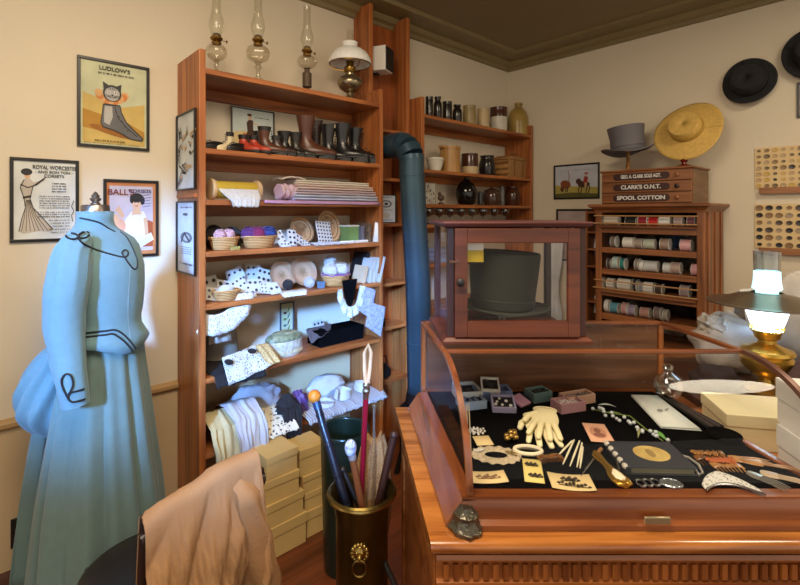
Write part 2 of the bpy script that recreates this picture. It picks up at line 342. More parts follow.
def art_corset(A):
    bg(A, mat('dfe2dd', .8)); D = mat('3a2e28', .8)
    A.ell(.2, .86, .09, .045, BLK); A.ell(.21, .82, .05, .045, SKIN); A.ell(.2, .845, .07, .03, BLK)
    A.poly([(.18, .78), (.25, .78), (.3, .73), (.48, .76), (.5, .8), (.3, .68), (.27, .6), (.25, .52), (.3, .4), (.45, .25), (.62, .14), (.6, .08), (.4, .1), (.15, .07), (.08, .1), (.12, .25), (.18, .4), (.16, .52), (.12, .62), (.1, .7)], mat('c9beae', .8))
    for k in range(7): A.line([(.19+.01*k, .5), (.17+.03*k, .3), (.12+.07*k, .1)], D, .004)
    A.line([(.08, .1), (.12, .25), (.18, .4), (.16, .52), (.1, .66), (.16, .76)], D, .006); A.line([(.5, .8), (.3, .68), (.25, .52), (.3, .4), (.62, .12)], D, .006); A.line([(.14, .53), (.27, .55)], D, .012)
    A.line([(.1, .7), (.22, .66), (.36, .7), (.48, .78)], D, .005); A.line([(.97, .5), (.93, .42), (.97, .36), (.93, .3), (.95, .22)], D, .006)
    for r in range(4): A.words(.6, .84, .72-.035*r, .018, INK)
    for r in range(6): A.words(.4, .9, .55-.03*r, .014, INK)
    for r in range(3): A.words(.38, .9, .345-.03*r, .015, INK)
    for r in range(5): A.words(.55+.03*(r % 3), .9, .24-.04*r, .015, INK)
w, h, c = wh(11, 80, 159, 241.5)
picture('framed_poster', "white corset advertisement poster with a lady's sketch, leftmost frame on the wall", c, w, h, 0, art_corset,
        texts=(('ROYAL WORCESTER', .022, .16, .425, INK, .72), ('- AND BON TON -', .015, .14, .365), ('CORSETS', .016, .14, .315)))
def art_ball(A):
    bg(A, mat('c9804a', .8)); A.poly([(.06, .05), (.94, .05), (.94, .95), (.06, .95)], mat('c9bcc0', .8))
    A.poly([(.5, .1), (.94, .1), (.94, .45), (.75, .5), (.5, .4)], mat('b0552c', .8)); A.poly([(.06, .05), (.5, .05), (.45, .4), (.06, .35)], mat('c98f62', .8))
    A.poly([(.3, .28), (.38, .5), (.5, .6), (.75, .6), (.82, .5), (.8, .3), (.72, .1), (.35, .08)], mat('eadfc8', .8)); A.poly([(.5, .55), (.7, .56), (.66, .66), (.54, .66)], SKIN)
    A.ell(.6, .72, .1, .09, SKIN); A.ell(.6, .79, .14, .065, BLK); A.ell(.72, .75, .05, .06, BLK); A.ell(.5, .76, .04, .05, BLK)
    for s in (-1, 1): A.ell(.6+s*.035, .725, .012, .008, BLK)
    A.line([(.57, .675), (.63, .675)], RED, .006); A.poly([(.74, .5), (.82, .52), (.85, .25), (.78, .22)], SKIN); A.poly([(.3, .5), (.36, .54), (.25, .68), (.17, .62)], SKIN); A.ell(.24, .4, .14, .1, mat('e0a98c', .8)); A.ell(.18, .5, .07, .06, SKIN)
    A.poly([(.45, .12), (.9, .3), (.96, .2), (.55, .04)], PAPER)
    for r in range(4): A.line([(.52+.02*r, .13-.02*r), (.9+.01*r, .27-.02*r)], GREY, .002)
    for r in range(6): A.line([(.72, .86-.04*r), (.9-.02*(r % 2), .88-.04*r)], mat('3c4c7c', .8), .004)
w, h, c = wh(104, 159, 180, 257)
picture('framed_poster', "colour corset advertisement poster of a seated girl, behind the dress collar", c, w, h, 0, art_ball, texts=(("BALL'S", .036, -.22, .36, mat('7c2c24', .8)), ('CORSETS', .022, .17, .38, mat('3c3a5c', .8))))
def art_lady(A):
    bg(A, mat('c9d3cf', .8)); A.poly([(0, 0), (1, 0), (1, .35), (.6, .42), (.3, .55), (0, .5)], mat('dcc58e', .8)); A.poly([(.25, .5), (.6, .1), (.8, .2), (.95, .15), (.7, .35), (.45, .5)], mat('cf6a48', .8))
    A.poly([(.3, .35), (.36, .55), (.34, .72), (.4, .8), (.5, .78), (.5, .6), (.62, .3), (.66, .1), (.4, .12)], DBR); A.ell(.42, .84, .04, .06, SKIN); A.ell(.41, .89, .06, .03, DBR); A.line([(.5, .72), (.66, .68)], SKIN, .01)
    A.words(.55, .9, .85, .02, INK)
w, h, c = wh(229.5, 272, 103, 152)
c.z = LZ[1]+h/2+.002; picture('framed_picture', 'framed print of a lady in dark dress behind the small red shoes', c-Vector((0, .025, 0)), w, h, 0, art_lady, fw=.006)
def art_swim(A):
    bg(A, mat('d6dcda', .8)); random.seed(3)
    for i in range(16):
        u_, v_ = random.uniform(.1, .9), random.uniform(.1, .9); A.line([(u_, v_), (u_+random.uniform(-.25, .25), v_+random.uniform(-.1, .1)), (u_+random.uniform(-.2, .2), v_+random.uniform(.03, .12))], random.choice((INK, GREY, TAN)), .012)
        A.ell(u_, v_+.03, .05, .02, random.choice((INK, SKIN, GREY)))
def art_bill(A):
    bg(A, mat('cfd3da', .8)); A.words(.15, .85, .93, .03, INK); A.ell(.5, .5, .34, .08, GREY); A.ell(.5, .5, .2, .05, LGREY); A.line([(.2, .42), (.4, .56), (.7, .44)], INK, .02)
    for r in range(4): A.words(.2, .8, .36-.03*r, .014, INK)
    A.words(.15, .85, .12, .03, INK)
for (y0, y1, art, lb, tx) in ((112, 190, art_swim, 'small black-framed sketch print on the shelf side, upper of two', ()), (201, 274, art_bill, 'small black-framed advertisement on the shelf side, lower of two', (('NERSINE', .016, 0, .33),))):
    a = WX(178.5, (y0+y1)/2, LX0); b_ = WX(197, (y0+y1)/2, LX0); z0 = WX(188, y0, LX0).z; z1 = WX(188, y1, LX0).z
    picture('framed_print', lb, Vector((LX0-.001, (a.y+b_.y)/2, (z0+z1)/2)), abs(a.y-b_.y), z0-z1, -pi/2, art, fw=.007, texts=tx)
# little ledge between the two
g = MB(); g.bx(-.012, 0, -.12, .12, -.008, .008); o = g.build('picture_ledge', PY); a = WX(188, 196, LX0); o.location = (LX0-.0005, a.y, a.z); tag(o, 'thin wooden ledge on the shelf side between two framed prints', 'ledge')
def art_cow(A):
    bg(A, mat('c9ccd6', .8)); A.poly([(0, 0), (1, 0), (1, .3), (0, .4)], mat('b3a452', .8)); A.poly([(0, 0), (1, 0), (1, .1), (.4, .16), (0, .12)], mat('5c5a2a', .8))
    A.ell(.25, .42, .12, .14, mat('8a4a26', .8), .5); A.ell(.17, .27, .05, .08, mat('6e3a1e', .8)); A.line([(.33, .5), (.34, .72), (.31, .82)], mat('8a4a26', .8), .008)
    for x in (.2, .27, .31): A.line([(x, .35), (x-.02, .17)], DBR, .012)
    A.ell(.68, .4, .14, .1, DBR); A.poly([(.5, .55), (.58, .6), (.66, .45), (.58, .38), (.5, .45)], DBR)
    for x in (.58, .64, .76, .82): A.line([(x, .35), (x-.03, .12)], DBR, .012)
    A.poly([(.66, .45), (.76, .45), (.78, .62), (.7, .66)], RED); A.ell(.74, .7, .03, .04, SKIN); A.ell(.74, .74, .05, .025, RED); A.poly([(.7, .45), (.76, .45), (.74, .3), (.7, .3)], TAN)
    A.words(.12, .85, .86, .02, mat('8a6c9c', .8))
w, h, c = wh(553.5, 599, 164, 199, XB, WX)
picture('framed_picture', 'framed cowboy and steer picture on the wall left of the spool cabinet', c, w, h, -pi/2, art_cow, fw=.012)
def art_family(A):
    bg(A, mat('b9a9a4', .8)); A.ell(.35, .62, .14, .12, BLK); A.ell(.36, .55, .08, .12, SKIN); A.poly([(.15, .2), (.55, .2), (.5, .45), (.25, .45)], LGREY)
    A.ell(.7, .6, .13, .2, mat('6b4434', .8)); A.ell(.66, .55, .08, .12, SKIN); A.poly([(.5, .1), (.95, .1), (.85, .42), (.6, .42)], RED)
w, h, c = wh(556, 602, 209, 262, XB, WX)
picture('framed_picture', 'dark-framed portrait of two heads on the wall just below the cowboy picture', c, w, h, -pi/2, art_family, fw=.014)
# posters at the narrow unit (seen beside the left shelves)
def art_label(A):
    bg(A, mat('c3ccdc', .8)); A.ell(.5, .68, .32, .14, GREY); A.ell(.5, .68, .22, .09, mat('c3ccdc', .8)); A.ell(.5, .68, .1, .05, INK); A.ell(.5, .25, .2, .1, LGREY)
    A.words(.15, .85, .92, .03, INK); A.words(.15, .85, .45, .03, INK); A.words(.15, .85, .08, .03, INK)
w, h, c = wh(384, 399, 216, 256, YA-.1); c.z = 1.425+h/2
picture('framed_print', 'small pale blue framed print inside the narrow tall cupboard beside the stovepipe', Vector((1.93, 2.25, 1.421+.09)), .16, .18, 0, art_label, fw=.005)
# speaker
p = WY(380, 57, 2.19); o = thing('speaker', 'white box speaker with black grille high in the tall cupboard', 'speaker', (1.87, 2.25, 2.36)); o.rotation_euler = (0, 0, .45); o.scale = (.8, .8, 1)
g = MB(); g.bx(-.075, .075, -.09, .05, 0, .15); g.build('housing', WHITE, o, bevel=.006)
g = MB(); g.bx(-.07, .07, -.1, -.09, .005, .145); g.build('grille', BLK, o, bevel=.004)
g = MB(); g.bx(.075, .08, -.085, .045, .004, .146); g.build('side_grille', BLK, o)
g = MB(); g.bx(-.02, .02, .0, .07, -.012, 0); g.build('bracket', BLK, o)
# ---------------------------------------------------------------- oil lamps on the top shelf
def gpos(px, Y, z): q = WY(px, 200, Y); return Vector((q.x, Y, z))
def lamp(px, Y, label, k, bowl, stem, foot, stemm, base_m, chh, flute=0):
    o = thing('oil_lamp', label, 'lamp', gpos(px, Y, LZ[0]), 0, None)
    # foot + stem
    g = MB(); g.lathe([(foot, 0), (foot, .006), (foot*.6, .018), (foot*.25, .03)]+stem, 28); g.build('foot', base_m, o)
    z0 = stem[-1][1]; R, Hh = bowl
    prof = [(.012, z0)]+[(max(.014, R*sin(t)**.8), z0+Hh*(.5-.5*cos(t))) for t in [pi*i/10 for i in range(1, 10)]]+[(.02, z0+Hh)]
    g = MB(); g.lathe(prof, 32, flute=flute, nf=8); g.build('font', stemm, o)
    zb = z0+Hh; g = MB(); g.lathe([(.021, zb-.002), (.023, zb+.004), (.014, zb+.008), (.026, zb+.018), (.028, zb+.026), (.018, zb+.03), (.02, zb+.036), (.016, zb+.045)], 24); br = g.build('burner', mat('8c6b32', .35, 1), o)
    g = MB(); g.tube([(.016, 0, zb+.02), (.045, 0, zb+.02)], .0015, 6).ball((.048, 0, zb+.02), (.003, .008, .008), 10, 6); g.build('wick_knob', mat('8c6b32', .35, 1), br)
    zc = zb+.026; cp = [(.022, 0), (.024, .02), (.034, .055), (.033, .075), (.022, .115), (.019, .15), (.018, chh-.01), (.022, chh)]
    g = MB(); g.lathe([(a, zc+b) for a, b in cp], 28, c0=False, c1=False); g.build('chimney', LG, o)
    return o
SG = glass('f6f4ec', 1.1, .06, .05)
lamp(216.5, 2.17, 'leftmost clear glass oil lamp with short stem on the top shelf', 1, (.047, .078), [(.008, .035), (.012, .05), (.009, .065), (.016, .075)], .045, SG, SG, .27)
lamp(258, 2.14, 'second clear glass oil lamp from the left, with bulging bowl and flared foot', 1, (.055, .085), [(.009, .06), (.018, .075), (.012, .09), (.02, .10)], .042, SG, SG, .27, .06)
lamp(307, 2.15, 'ribbed glass oil lamp on a dark patterned column foot', 1, (.052, .07), [(.024, .032), (.024, .105), (.015, .11), (.012, .125), (.018, .13)], .03, SG, mat('5d4b3a', .5, .3, bump=.8, bs=150), .24, .03)
o = thing('oil_lamp', 'brass oil lamp with a white milk glass shade on the top shelf', 'lamp', gpos(350, 2.14, LZ[0]))
g = MB(); g.lathe([(.045, 0), (.045, .008), (.03, .016), (.02, .03), (.018, .045), (.03, .055)], 28); g.build('foot', mat('a09478', .3, .9), o)
g = MB(); g.lathe([(.03, .05), (.06, .07), (.072, .095), (.072, .11), (.06, .13), (.03, .145), (.03, .155)], 32); g.build('font', mat('a09478', .28, .9), o)
g = MB(); g.lathe([(.025, .155), (.033, .165), (.033, .19), (.02, .2), (.022, .225)], 28); g.build('burner', mat('8c6b32', .3, 1), o)
g = MB(); 
for k in range(3):
    a = k*2*pi/3+.4; g.tube([(.03*cos(a), .03*sin(a), .17), (.09*cos(a), .09*sin(a), .18), (.115*cos(a), .115*sin(a), .205)], .002, 6)
g.tube([(.115*cos(t), .115*sin(t), .206) for t in [2*pi*i/32 for i in range(32)]], .0025, 6, True); g.build('shade_ring', mat('8c6b32', .3, 1), o)
g = MB(); g.lathe([(.118, .208), (.119, .215), (.113, .24), (.095, .27), (.065, .292), (.042, .30), (.04, .305), (.04, .325), (.045, .33)], 72, c0=False, c1=False, flute=.012, nf=24); g.build('lamp_shade', mat('f0efe9', .25, var=.02), o, solid=.003)
g = MB(); g.lathe([(.024, .22), (.03, .25), (.02, .30), (.018, .40)], 24, c0=False, c1=False); g.build('chimney', LG, o)
# ---------------------------------------------------------------- boots and shoes
def boot(name, label, cat, loc, rz, L, hgt, m, sole=BLK, wid=1, laces=True, heel=.03, lining=None, flare=1.15, low=False):
    o = thing(name, label, cat, loc, rz, None); hz = heel
    secs = [(0, -.5, .47, .165), (.03, -.5, .49, .18), (.075, -.49, .49, .18), (.12, -.42, .49, .172), (.17, -.24, .47, .145), (.23, -.06, .455, .13)]
    if not low: secs += [(.31, .07, .44, .115), (.42, .13, .43, .10)]; top = hgt/L
    rs = []
    def ring(z, y0, y1, w):
        cy, hl = (y0+y1)/2, (y1-y0)/2; out = []
        for j in range(20):
            t = 2*pi*j/20; yy = cy-hl*cos(t); k = 1.0 if cos(t) < 0 else (1-.18*cos(t)**2)
            out.append((w*wid*L*sin(t)*k, yy*L, hz+.006+z*L))
        return out
    for q in secs: rs.append(ring(*q))
    if not low and top > .5:
        n = 5
        for i in range(1, n+1):
            f = i/n; rs.append(ring(.42+(top-.42)*f, .13-.10*f**1.4*flare, .43+.08*f**1.3*flare, .10+.06*f*flare))
    g = MB(); g.use(m).rings(rs, True, False); r0 = rs[-1]; zc = r0[0][2]
    g.use(lining or BLK).rings([r0, [(x*.9, (y-.28*L)*.9+.28*L, z-.02) for x, y, z in r0]], False, True)
    up = g.build('upper', None, o, smooth=50)
    g = MB(); pts = [(x*1.04, y*1.02) for x, y, z in ring(0, -.5, .47, .17)]; g.slab(pts, hz-.002, hz+.006)
    g.slab([(x, y) for x, y in [(-.12*L, .16*L), (.12*L, .16*L), (.14*L, .32*L), (.10*L, .45*L), (0, .48*L), (-.10*L, .45*L), (-.14*L, .32*L)]], 0, hz)
    g.slab([(-.12*L, -.05*L), (-.15*L, -.25*L), (-.1*L, -.45*L), (0, -.5*L), (.1*L, -.45*L), (.15*L, -.25*L), (.12*L, -.05*L)], 0, hz)
    g.build('sole', sole, o)
    if laces:
        g = MB(); n = max(3, int((hgt/L-.2)/.09)) if not low else 3
        for i in range(n):
            z = .2+i*.085 if not low else .14+.03*i; y = -.13+.1*min(i, 2)-.0*i if not low else -.3+.09*i
            y = min(y, .07) if not low else y
            g.tube([(-.06*L, (y-.01)*L, hz+.01+z*L), (0, (y-.045)*L, hz+.012+z*L), (.06*L, (y-.01)*L, hz+.01+z*L)], .0018, 5)
        g.build('laces', mat('2a2320', .8) if m is not BLKL else mat('3a3634', .7), up)
    return o
BLKL = mat('1d1c1e', .28, spec=.6); BRL = mat('5a3323', .35); DBL = mat('3a2822', .35); REDL = mat('b2402c', .4); CRL = mat('d9c9a4', .6)
z1 = LZ[1]+.0005
def bt(px, Y=2.15): return gpos(px, Y, z1)
boot('sandal', 'black strappy shoe, leftmost on the boot shelf', 'shoe', bt(213, 2.13), -1.2, .12, .05, BLKL, low=True, heel=.008)
boot('baby_shoe', 'cream satin baby shoe near the left end of the boot shelf', 'shoe', bt(225, 2.13), -1.3, .1, .08, CRL, sole=CRL, heel=.006, flare=.6)
boot('sandal', 'low black slipper just right of the cream baby shoe', 'shoe', bt(236.5, 2.115), -1.1, .12, .05, BLKL, low=True, heel=.008)
boot('childs_shoe', 'left one of the two small red shoes on the boot shelf', 'shoe', bt(249, 2.12), .5, .125, .075, REDL, flare=.5, heel=.008, wid=1.2)
boot('childs_shoe', 'right one of the two small red shoes on the boot shelf', 'shoe', bt(259.5, 2.11), .55, .125, .075, REDL, flare=.5, heel=.008, wid=1.2)
boot('ankle_boot', 'small dark brown ankle boot right beside the red shoes', 'shoe', bt(268, 2.22), 1.0, .15, .115, DBL, flare=.7, heel=.012)
boot('ankle_boot', 'brown laced ankle boot, taller one right of the red shoes', 'shoe', bt(273, 2.12), 1.0, .15, .12, BRL, flare=.8, heel=.014)
boot('ankle_boot', 'low brown ankle boot in the middle of the boot shelf', 'shoe', bt(284, 2.10), 1.1, .13, .08, DBL, flare=.5, heel=.012)
boot('ankle_boot', 'black short boot, first of a matching short pair mid shelf', 'shoe', bt(292, 2.17), .9, .15, .12, BLKL, flare=1, heel=.014)
boot('ankle_boot', 'dark olive-black short boot left of the tall brown boot', 'shoe', bt(303, 2.15), .9, .145, .12, mat('2e2a22', .35), flare=.9, heel=.012)
boot('tall_boot', 'tall brown laced boot with cream lining on the boot shelf', 'boot', bt(317, 2.13), 1.0, .21, .20, BRL, flare=1.1, heel=.022, lining=CRL)
boot('tall_boot', 'tall brown boot standing behind the front brown boot', 'boot', bt(324, 2.255), 1.0, .17, .215, DBL, flare=1, heel=.02, lining=CRL)
boot('tall_boot', 'tall black boot with cream panel between brown and black pair', 'boot', bt(337, 2.18), .85, .18, .185, BLKL, flare=1.2, heel=.022, lining=CRL)
boot('tall_boot', 'glossy black laced boot, left of the rightmost pair', 'boot', bt(352, 2.13), .8, .2, .185, BLKL, flare=1.2, heel=.028)
boot('tall_boot', 'glossy black laced boot at the right end of the boot shelf', 'boot', bt(364, 2.17), .8, .2, .18, BLKL, flare=1.1, heel=.028)
# ---------------------------------------------------------------- fabric shelf
z2 = LZ[2]
a = gpos(215, 2.13, z2); b_ = gpos(262, 2.13, z2); Ls = b_.x-a.x-.01
o = thing('fabric_bobbin', 'large wooden bobbin wound with yellow cloth on the third shelf', 'bobbin', (a.x-.005, 2.15, z2+.05))
for s in (0, 1): g = MB(); g.at((s*Ls, 0, 0), 0, 0, pi/2).lathe([(.012, -.012), (.05, -.012), (.05, .0), (.045, .008), (.012, .008)], 32); g.build('flange', mat('d8b98a', .55), o)
g = MB(); g.at((0, 0, 0), 0, 0, pi/2).lathe([(.038, .008), (.04, .012), (.04, Ls-.02), (.036, Ls-.012)], 32, c=(0, 0, 0)); g.build('cloth_roll', mat('b99a2c', .85, bump=.3, bs=150), o)
def fold(mb, x0, x1, prof, amp=.006, nx=24, nf=5, seed=0, taper=0):
    n = len(prof)-1
    def f(u_, v_):
        t = v_*n; i = min(int(t), n-1); k = t-i; y = prof[i][0]*(1-k)+prof[i+1][0]*k; z = prof[i][1]*(1-k)+prof[i+1][1]*k
        c_ = (x0+x1)/2; x = x0+(x1-x0)*u_+min(.012, (x1-x0)*.06)*noise.noise(Vector((u_*3+seed, v_*3, 5)))*2; x = c_+(x-c_)*(1-taper*v_)
        w = amp*(sin(nf*2*pi*u_+seed)+.5*sin(nf*3.7*pi*u_+seed*2+v_*3))*v_+amp*.5*noise.noise(Vector((u_*8+seed, v_*6, seed)))
        return (x, y-abs(w) if prof[-1][0] < prof[0][0] else y+w, z+w*.4)
    return mb.grid(f, nx, max(12, n*3))
a = gpos(224, 2.06, z2); b_ = gpos(262, 2.06, z2)
g = MB(); fold(g, a.x, b_.x+.01, [(2.12, z2+.06), (2.075, z2+.02), (2.055, z2+.004), (2.05, z2-.03)], .008, 30, 6, 1, .35)
tag(g.build('lace_strip', lace(), None, solid=.002), 'crumpled white lace draped over shelf edge before the yellow bobbin', 'lace')
# runner + folded fabrics
a = gpos(264, 2.07, z2); b_ = LX1-.03
g = MB(); fold(g, a.x, b_, [(2.33, z2+.003), (2.2, z2+.003), (2.06, z2+.003), (2.058, z2-.012)], .0012, 20, 3, 2)
tag(g.build('cloth_runner', mat('b58ba8', .9, bump=.3, bs=160), None, solid=.003), 'mauve pink cloth lying under the folded fabric on the third shelf', 'cloth')
xl, xr = gpos(280, 2.15, 0).x, gpos(370, 2.15, 0).x
def folded(label, x0, x1, y0, y1, z0, h, m, layers=3, name='folded_fabric', seed=0):
    o = thing(name, label, 'fabric', ((x0+x1)/2, (y0+y1)/2, z0), 0, 'folded fabrics on the third shelf'); hx_, hy = (x1-x0)/2, (y1-y0)/2
    for k in range(layers):
        t = h/layers; j = random.uniform(-.004, .004); zz = k*t
        rs = []
        for i in range(9):
            xx = -hx_+2*hx_*i/8+j; w = .003*noise.noise(Vector((i*.9+seed, k*3., 1)))
            rs.append([(xx, -hy+w, zz+t*.1), (xx, -hy-.006+w, zz+t*.5+w), (xx, -hy+w, zz+t*.95+w), (xx, hy, zz+t*.95), (xx, hy+.004, zz+t*.5), (xx, hy, zz+t*.1)])
        g = MB(); g.rings(rs); g.build('fold', m, o, smooth=60)
    return o
folded('pale blue folded fabric at the bottom of the fabric stack', xl+.05, xr+.01, 2.09, 2.3, z2+.006, .03, mat('b8c0d4', .9, bump=.3), 2)
folded('white and mauve striped folded fabric in the middle of the stack', xl+.06, xr, 2.1, 2.29, z2+.037, .026, weave('d8ccd0', '9a7c8c', 60, 'x'), 2)
folded('rose checked folded fabric above the striped one', xl+.07, xr-.02, 2.1, 2.28, z2+.064, .026, weave('c9a7a4', 'efe6dc', 90, 'x'), 2)
folded('white folded linen on top of the fabric stack', xl+.08, xr-.04, 2.11, 2.28, z2+.091, .022, LINEN, 2)
g = MB(); g.at((0, 0, 0), 0, 0, pi/2)
rs = []
for i in range(12):
    t = i/11; R = .036+.004*sin(i*1.7); rs.append([((R+.004*sin(5*q+i))*cos(q), (R+.004*sin(4*q+i*1.3))*sin(q), -.045+.09*t) for q in [2*pi*j/20 for j in range(20)]])
g.at((0, 0, 0), .2, 0, pi/2).rings(rs); o = g.build('rolled_fabric', weave('b48ca0', 'd9c8d0', 70, 'z')); o.location = (xl+.02, 2.13, z2+.05); tag(o, 'loosely rolled mauve fabric at the left end of the fabric stack', 'fabric')
g = MB(); g.grid(lambda a_, b2: (xl-.005+.13*a_, 2.11+.14*b2, z2+.125-.02*abs(a_-.5)+.008*noise.noise(Vector((a_*5, b2*4, 2)))), 14, 10); 
tag(g.build('folded_cloth', weave('e6dccd', 'b4a0a0', 50, 'y'), solid=.006), 'loosely folded cream cloth lying over left end of fabric stack', 'fabric')
# ---------------------------------------------------------------- basket shelves
WICK = weave('d6a868', '84542c', 42, 'z', .55); WICKL = weave('c49c6c', '8c6440', 42, 'z', .6)
def basket(label, c, R, h, m=WICK, group=None, sy=.8, rz=0, name='wicker_basket'):
    o = thing(name, label, 'basket', c, rz, group)
    g = MB(); g.lathe([(R*.72, 0), (R*.8, .004), (R*.9, h*.5), (R*.98, h*.94), (R*.93, h*.94), (R*.85, h*.5), (R*.72, .008), (.001, .006)], 36, sy=sy, flute=.012, nf=18, c1=False); g.build('body', m, o)
    g = MB(); n = 48
    for k in (0, 1): g.tube([(R*cos(t)*.98, R*sin(t)*sy*.98, h*.97+.0035*sin(12*t+k*pi)) for t in [2*pi*i/n for i in range(n)]], .0045, 6, True)
    g.build('rim', m, o); return o
z3, z4, z5, z6 = LZ[3]+.0005, LZ[4]+.0005, LZ[5]+.0005, LZ[6]+.0005
def yarn(label, c, r, m, group, sy=1, name='yarn_ball'):
    g = MB(); g.ball((0, 0, 0), (r, r*sy, r*.82), 20, 12)
    for k in range(7):
        a = k*.9; ax = Matrix.Rotation(a, 3, 'X') @ Matrix.Rotation(a*1.7, 3, 'Z')
        g.tube([ax @ Vector((r*1.0*cos(t), r*sy*1.0*sin(t), r*.12*sin(3*t+k))) for t in [2*pi*i/22 for i in range(22)]], r*.09, 5, True)
    o = g.build(name, m); o.location = c; return tag(o, label, 'yarn', group)
PU = mat('5b2f66', .9, bump=.4); MG = mat('8a2c58', .9, bump=.4); BL = mat('2c3c78', .9, bump=.4); PK = mat('c79a9c', .9, bump=.4)
DK = mat('2a2628', .9, bump=.4); YW = mat('c6c2c0', .9, bump=.3)
p = gpos(224, 2.13, z3); basket('small round wicker basket holding pink yarn, left end of the upper basket shelf', p, .067, .055)
yarn('pink yarn ball, left one in the small leftmost basket', p+Vector((-.022, -.01, .066)), .027, PK, None); yarn('pink yarn ball, right one in the small leftmost basket', p+Vector((.022, .0, .068)), .026, PK, None)
yarn('dark brown yarn heap behind the pink yarn basket', p+Vector((-.005, .09, .05)), .06, DK, None, .7)
yarn('charcoal yarn skein between the two upper yarn baskets', p+Vector((.085, .10, .045)), .055, mat('35302f', .9, bump=.4), None, .7)
g = MB(); g.bx(-.012, .012, -.008, .008, 0, .014); g.bx(.014, .03, -.01, .006, 0, .016); o = g.build('thread_spools', mat('9c8a4a', .6)); o.location = gpos(233, 2.085, z3); tag(o, 'tiny olive thread reels at shelf edge before the pink yarn basket', 'thread reel')
p = gpos(259, 2.14, z3); basket('oval wicker basket of purple and blue yarn on the upper basket shelf', p, .085, .055)
for dx, dy, r, m, l in ((-.05, 0, .036, PU, 'purple yarn ball at left in the wide yarn basket'), (-.018, -.012, .034, MG, 'magenta yarn ball in the middle of the wide yarn basket'), (.018, .006, .032, PU, 'plum yarn ball right of the magenta one in the wide basket'), (.052, 0, .036, BL, 'blue yarn ball at right in the wide yarn basket')):
    yarn(l, p+Vector((dx, dy, .065)), r, m, None)
def plate(label, c, R, m, tilt=1.15, rz=0, sy=1, name='wicker_plate'):
    o = thing(name, label, 'plate', c, rz); g = MB(); g.lathe([(R*.6, 0), (R*.7, .002), (R, .018), (R, .024), (R*.92, .02), (R*.66, .009), (.001, .008)], 40, c1=False)
    q = g.build('dish', m, o); q.rotation_euler = (tilt, 0, 0); q.location = (0, 0, R*sin(tilt)); return o
def card(label, c, w, h, dots, tilt=1.1, rz=0, ry=0, name='button_card', group='button cards on the left shelves', m=None, dm=None):
    """small card with sewn buttons, leaning"""
    o = thing(name, label, 'button card', c, rz, group); R = Matrix.Rotation(ry, 4, 'Y') @ Matrix.Rotation(tilt, 4, 'X')
    lift = min(((R @ Vector((x, y, 0))).z for x in (-w/2, w/2) for y in (0, h)))
    g = MB(); g.bx(-w/2, w/2, 0, h, -.001, .001); q = g.build('backing', m or mat('c4c2bc', .8, var=.03), o, smooth=0); q.rotation_euler = (tilt, ry, 0); q.location = (0, 0, -lift+.001)
    nu, nv = dots; bmq = dm or random.choice([BLK, mat('3c3a40', .4), mat('6b6256', .3), mat('47484f', .4)]); g = MB(); r = min(w/nu, h/nv)*random.uniform(.22, .3)
    g.lathe([(r*.9, .001), (r, .002), (r, .003), (r*.8, .004)], 10); b0_ = g.build('button', bmq, q)
    for i in range(nu):
        for j in range(nv):
            bb = b0_ if i+j == 0 else b0_.copy()
            if i+j: COL.objects.link(bb)
            bb.location = (-w/2+w*(i+.5)/nu, h*(j+.5)/nv, 0)
    return o
random.seed(5)
# upper basket shelf: plate of cards
p = gpos(300, 2.24, z3); plate('round wicker plate behind scattered button cards, mid upper basket shelf', p, .075, WICKL, 1.2, .15)
cards = [(284, 2.12, .05, .075, (2, 3), 1.2, .15, -.35, 'white button card leaning left, left of the mid-shelf fan'), (293, 2.11, .048, .085, (2, 3), 1.15, 0, .12, 'tall white button card at the centre of the mid-shelf fan'),
         (299, 2.10, .045, .06, (2, 2), .9, 0, .5, 'small white card tilted right in the mid-shelf fan'), (307, 2.09, .055, .045, (3, 2), .6, .2, 0, 'low flat button card at the right of the mid-shelf fan'),
         (286, 2.085, .05, .035, (3, 1), .7, -.2, 0, 'short button card lying in front of the mid-shelf fan')]
for q in cards: card(q[8], gpos(q[0], q[1], z3), q[2], q[3], q[4], q[5], q[6], q[7], group='button cards before the upper wicker plate')
p = gpos(327, 2.22, z3); plate('large wicker plate standing upright behind a black dotted button card', p, .092, WICKL, 1.32, .25)
card('white card of many black buttons propped in the upright wicker plate', gpos(326, 2.14, z3), .11, .12, (5, 6), 1.25, .2, .1, dm=BLK)
g = MB(); fold(g, -.11, .11, [(.05, .004), (0, .012), (-.04, .004), (-.05, .002)], .005, 24, 5, 4); o = g.build('ribbon_trim', lace('c9c4c4', '4a4648', 200), solid=.003); o.location = gpos(328, 2.11, z3); tag(o, 'grey beaded trim lying in front of the upright wicker plate', 'trim')
def book(label, c, w, d, h, m, rz=0, ry=0, name='book', cat='book', pages=PAPER, group=None):
    o = thing(name, label, cat, c, rz, group); o.rotation_euler = (0, ry, rz); t = .002
    g = MB(); g.bx(-w/2, -w/2+t, -d/2, d/2, 0, h).bx(w/2-t, w/2, -d/2, d/2, 0, h).bx(-w/2+t, w/2-t, -d/2, -d/2+t, 0, h); g.build('cover', m, o, smooth=0)
    g = MB(); g.bx(-w/2+t, w/2-t, -d/2+t, d/2-.004, .003, h-.003); g.build('pages', pages, o, smooth=0); return o
def carton(label, c, w, d, h, m, lm=None, lid=.3, rz=0, name='cardboard_box', cat='box', group=None, over=.003):
    o = thing(name, label, cat, c, rz, group); g = MB(); g.bx(-w/2, w/2, -d/2, d/2, 0, h-.001); g.build('body', m, o, smooth=0, bevel=.001)
    g = MB(); g.bx(-w/2-over, w/2+over, -d/2-over, d/2+over, h*(1-lid), h); g.build('lid', lm or m, o, smooth=0, bevel=.0015); return o
carton('olive green box at the right of the upper basket shelf', gpos(349, 2.17, z3), .062, .1, .098, mat('6f8a4a', .7), lm=mat('ddd8c6', .7), lid=.08)
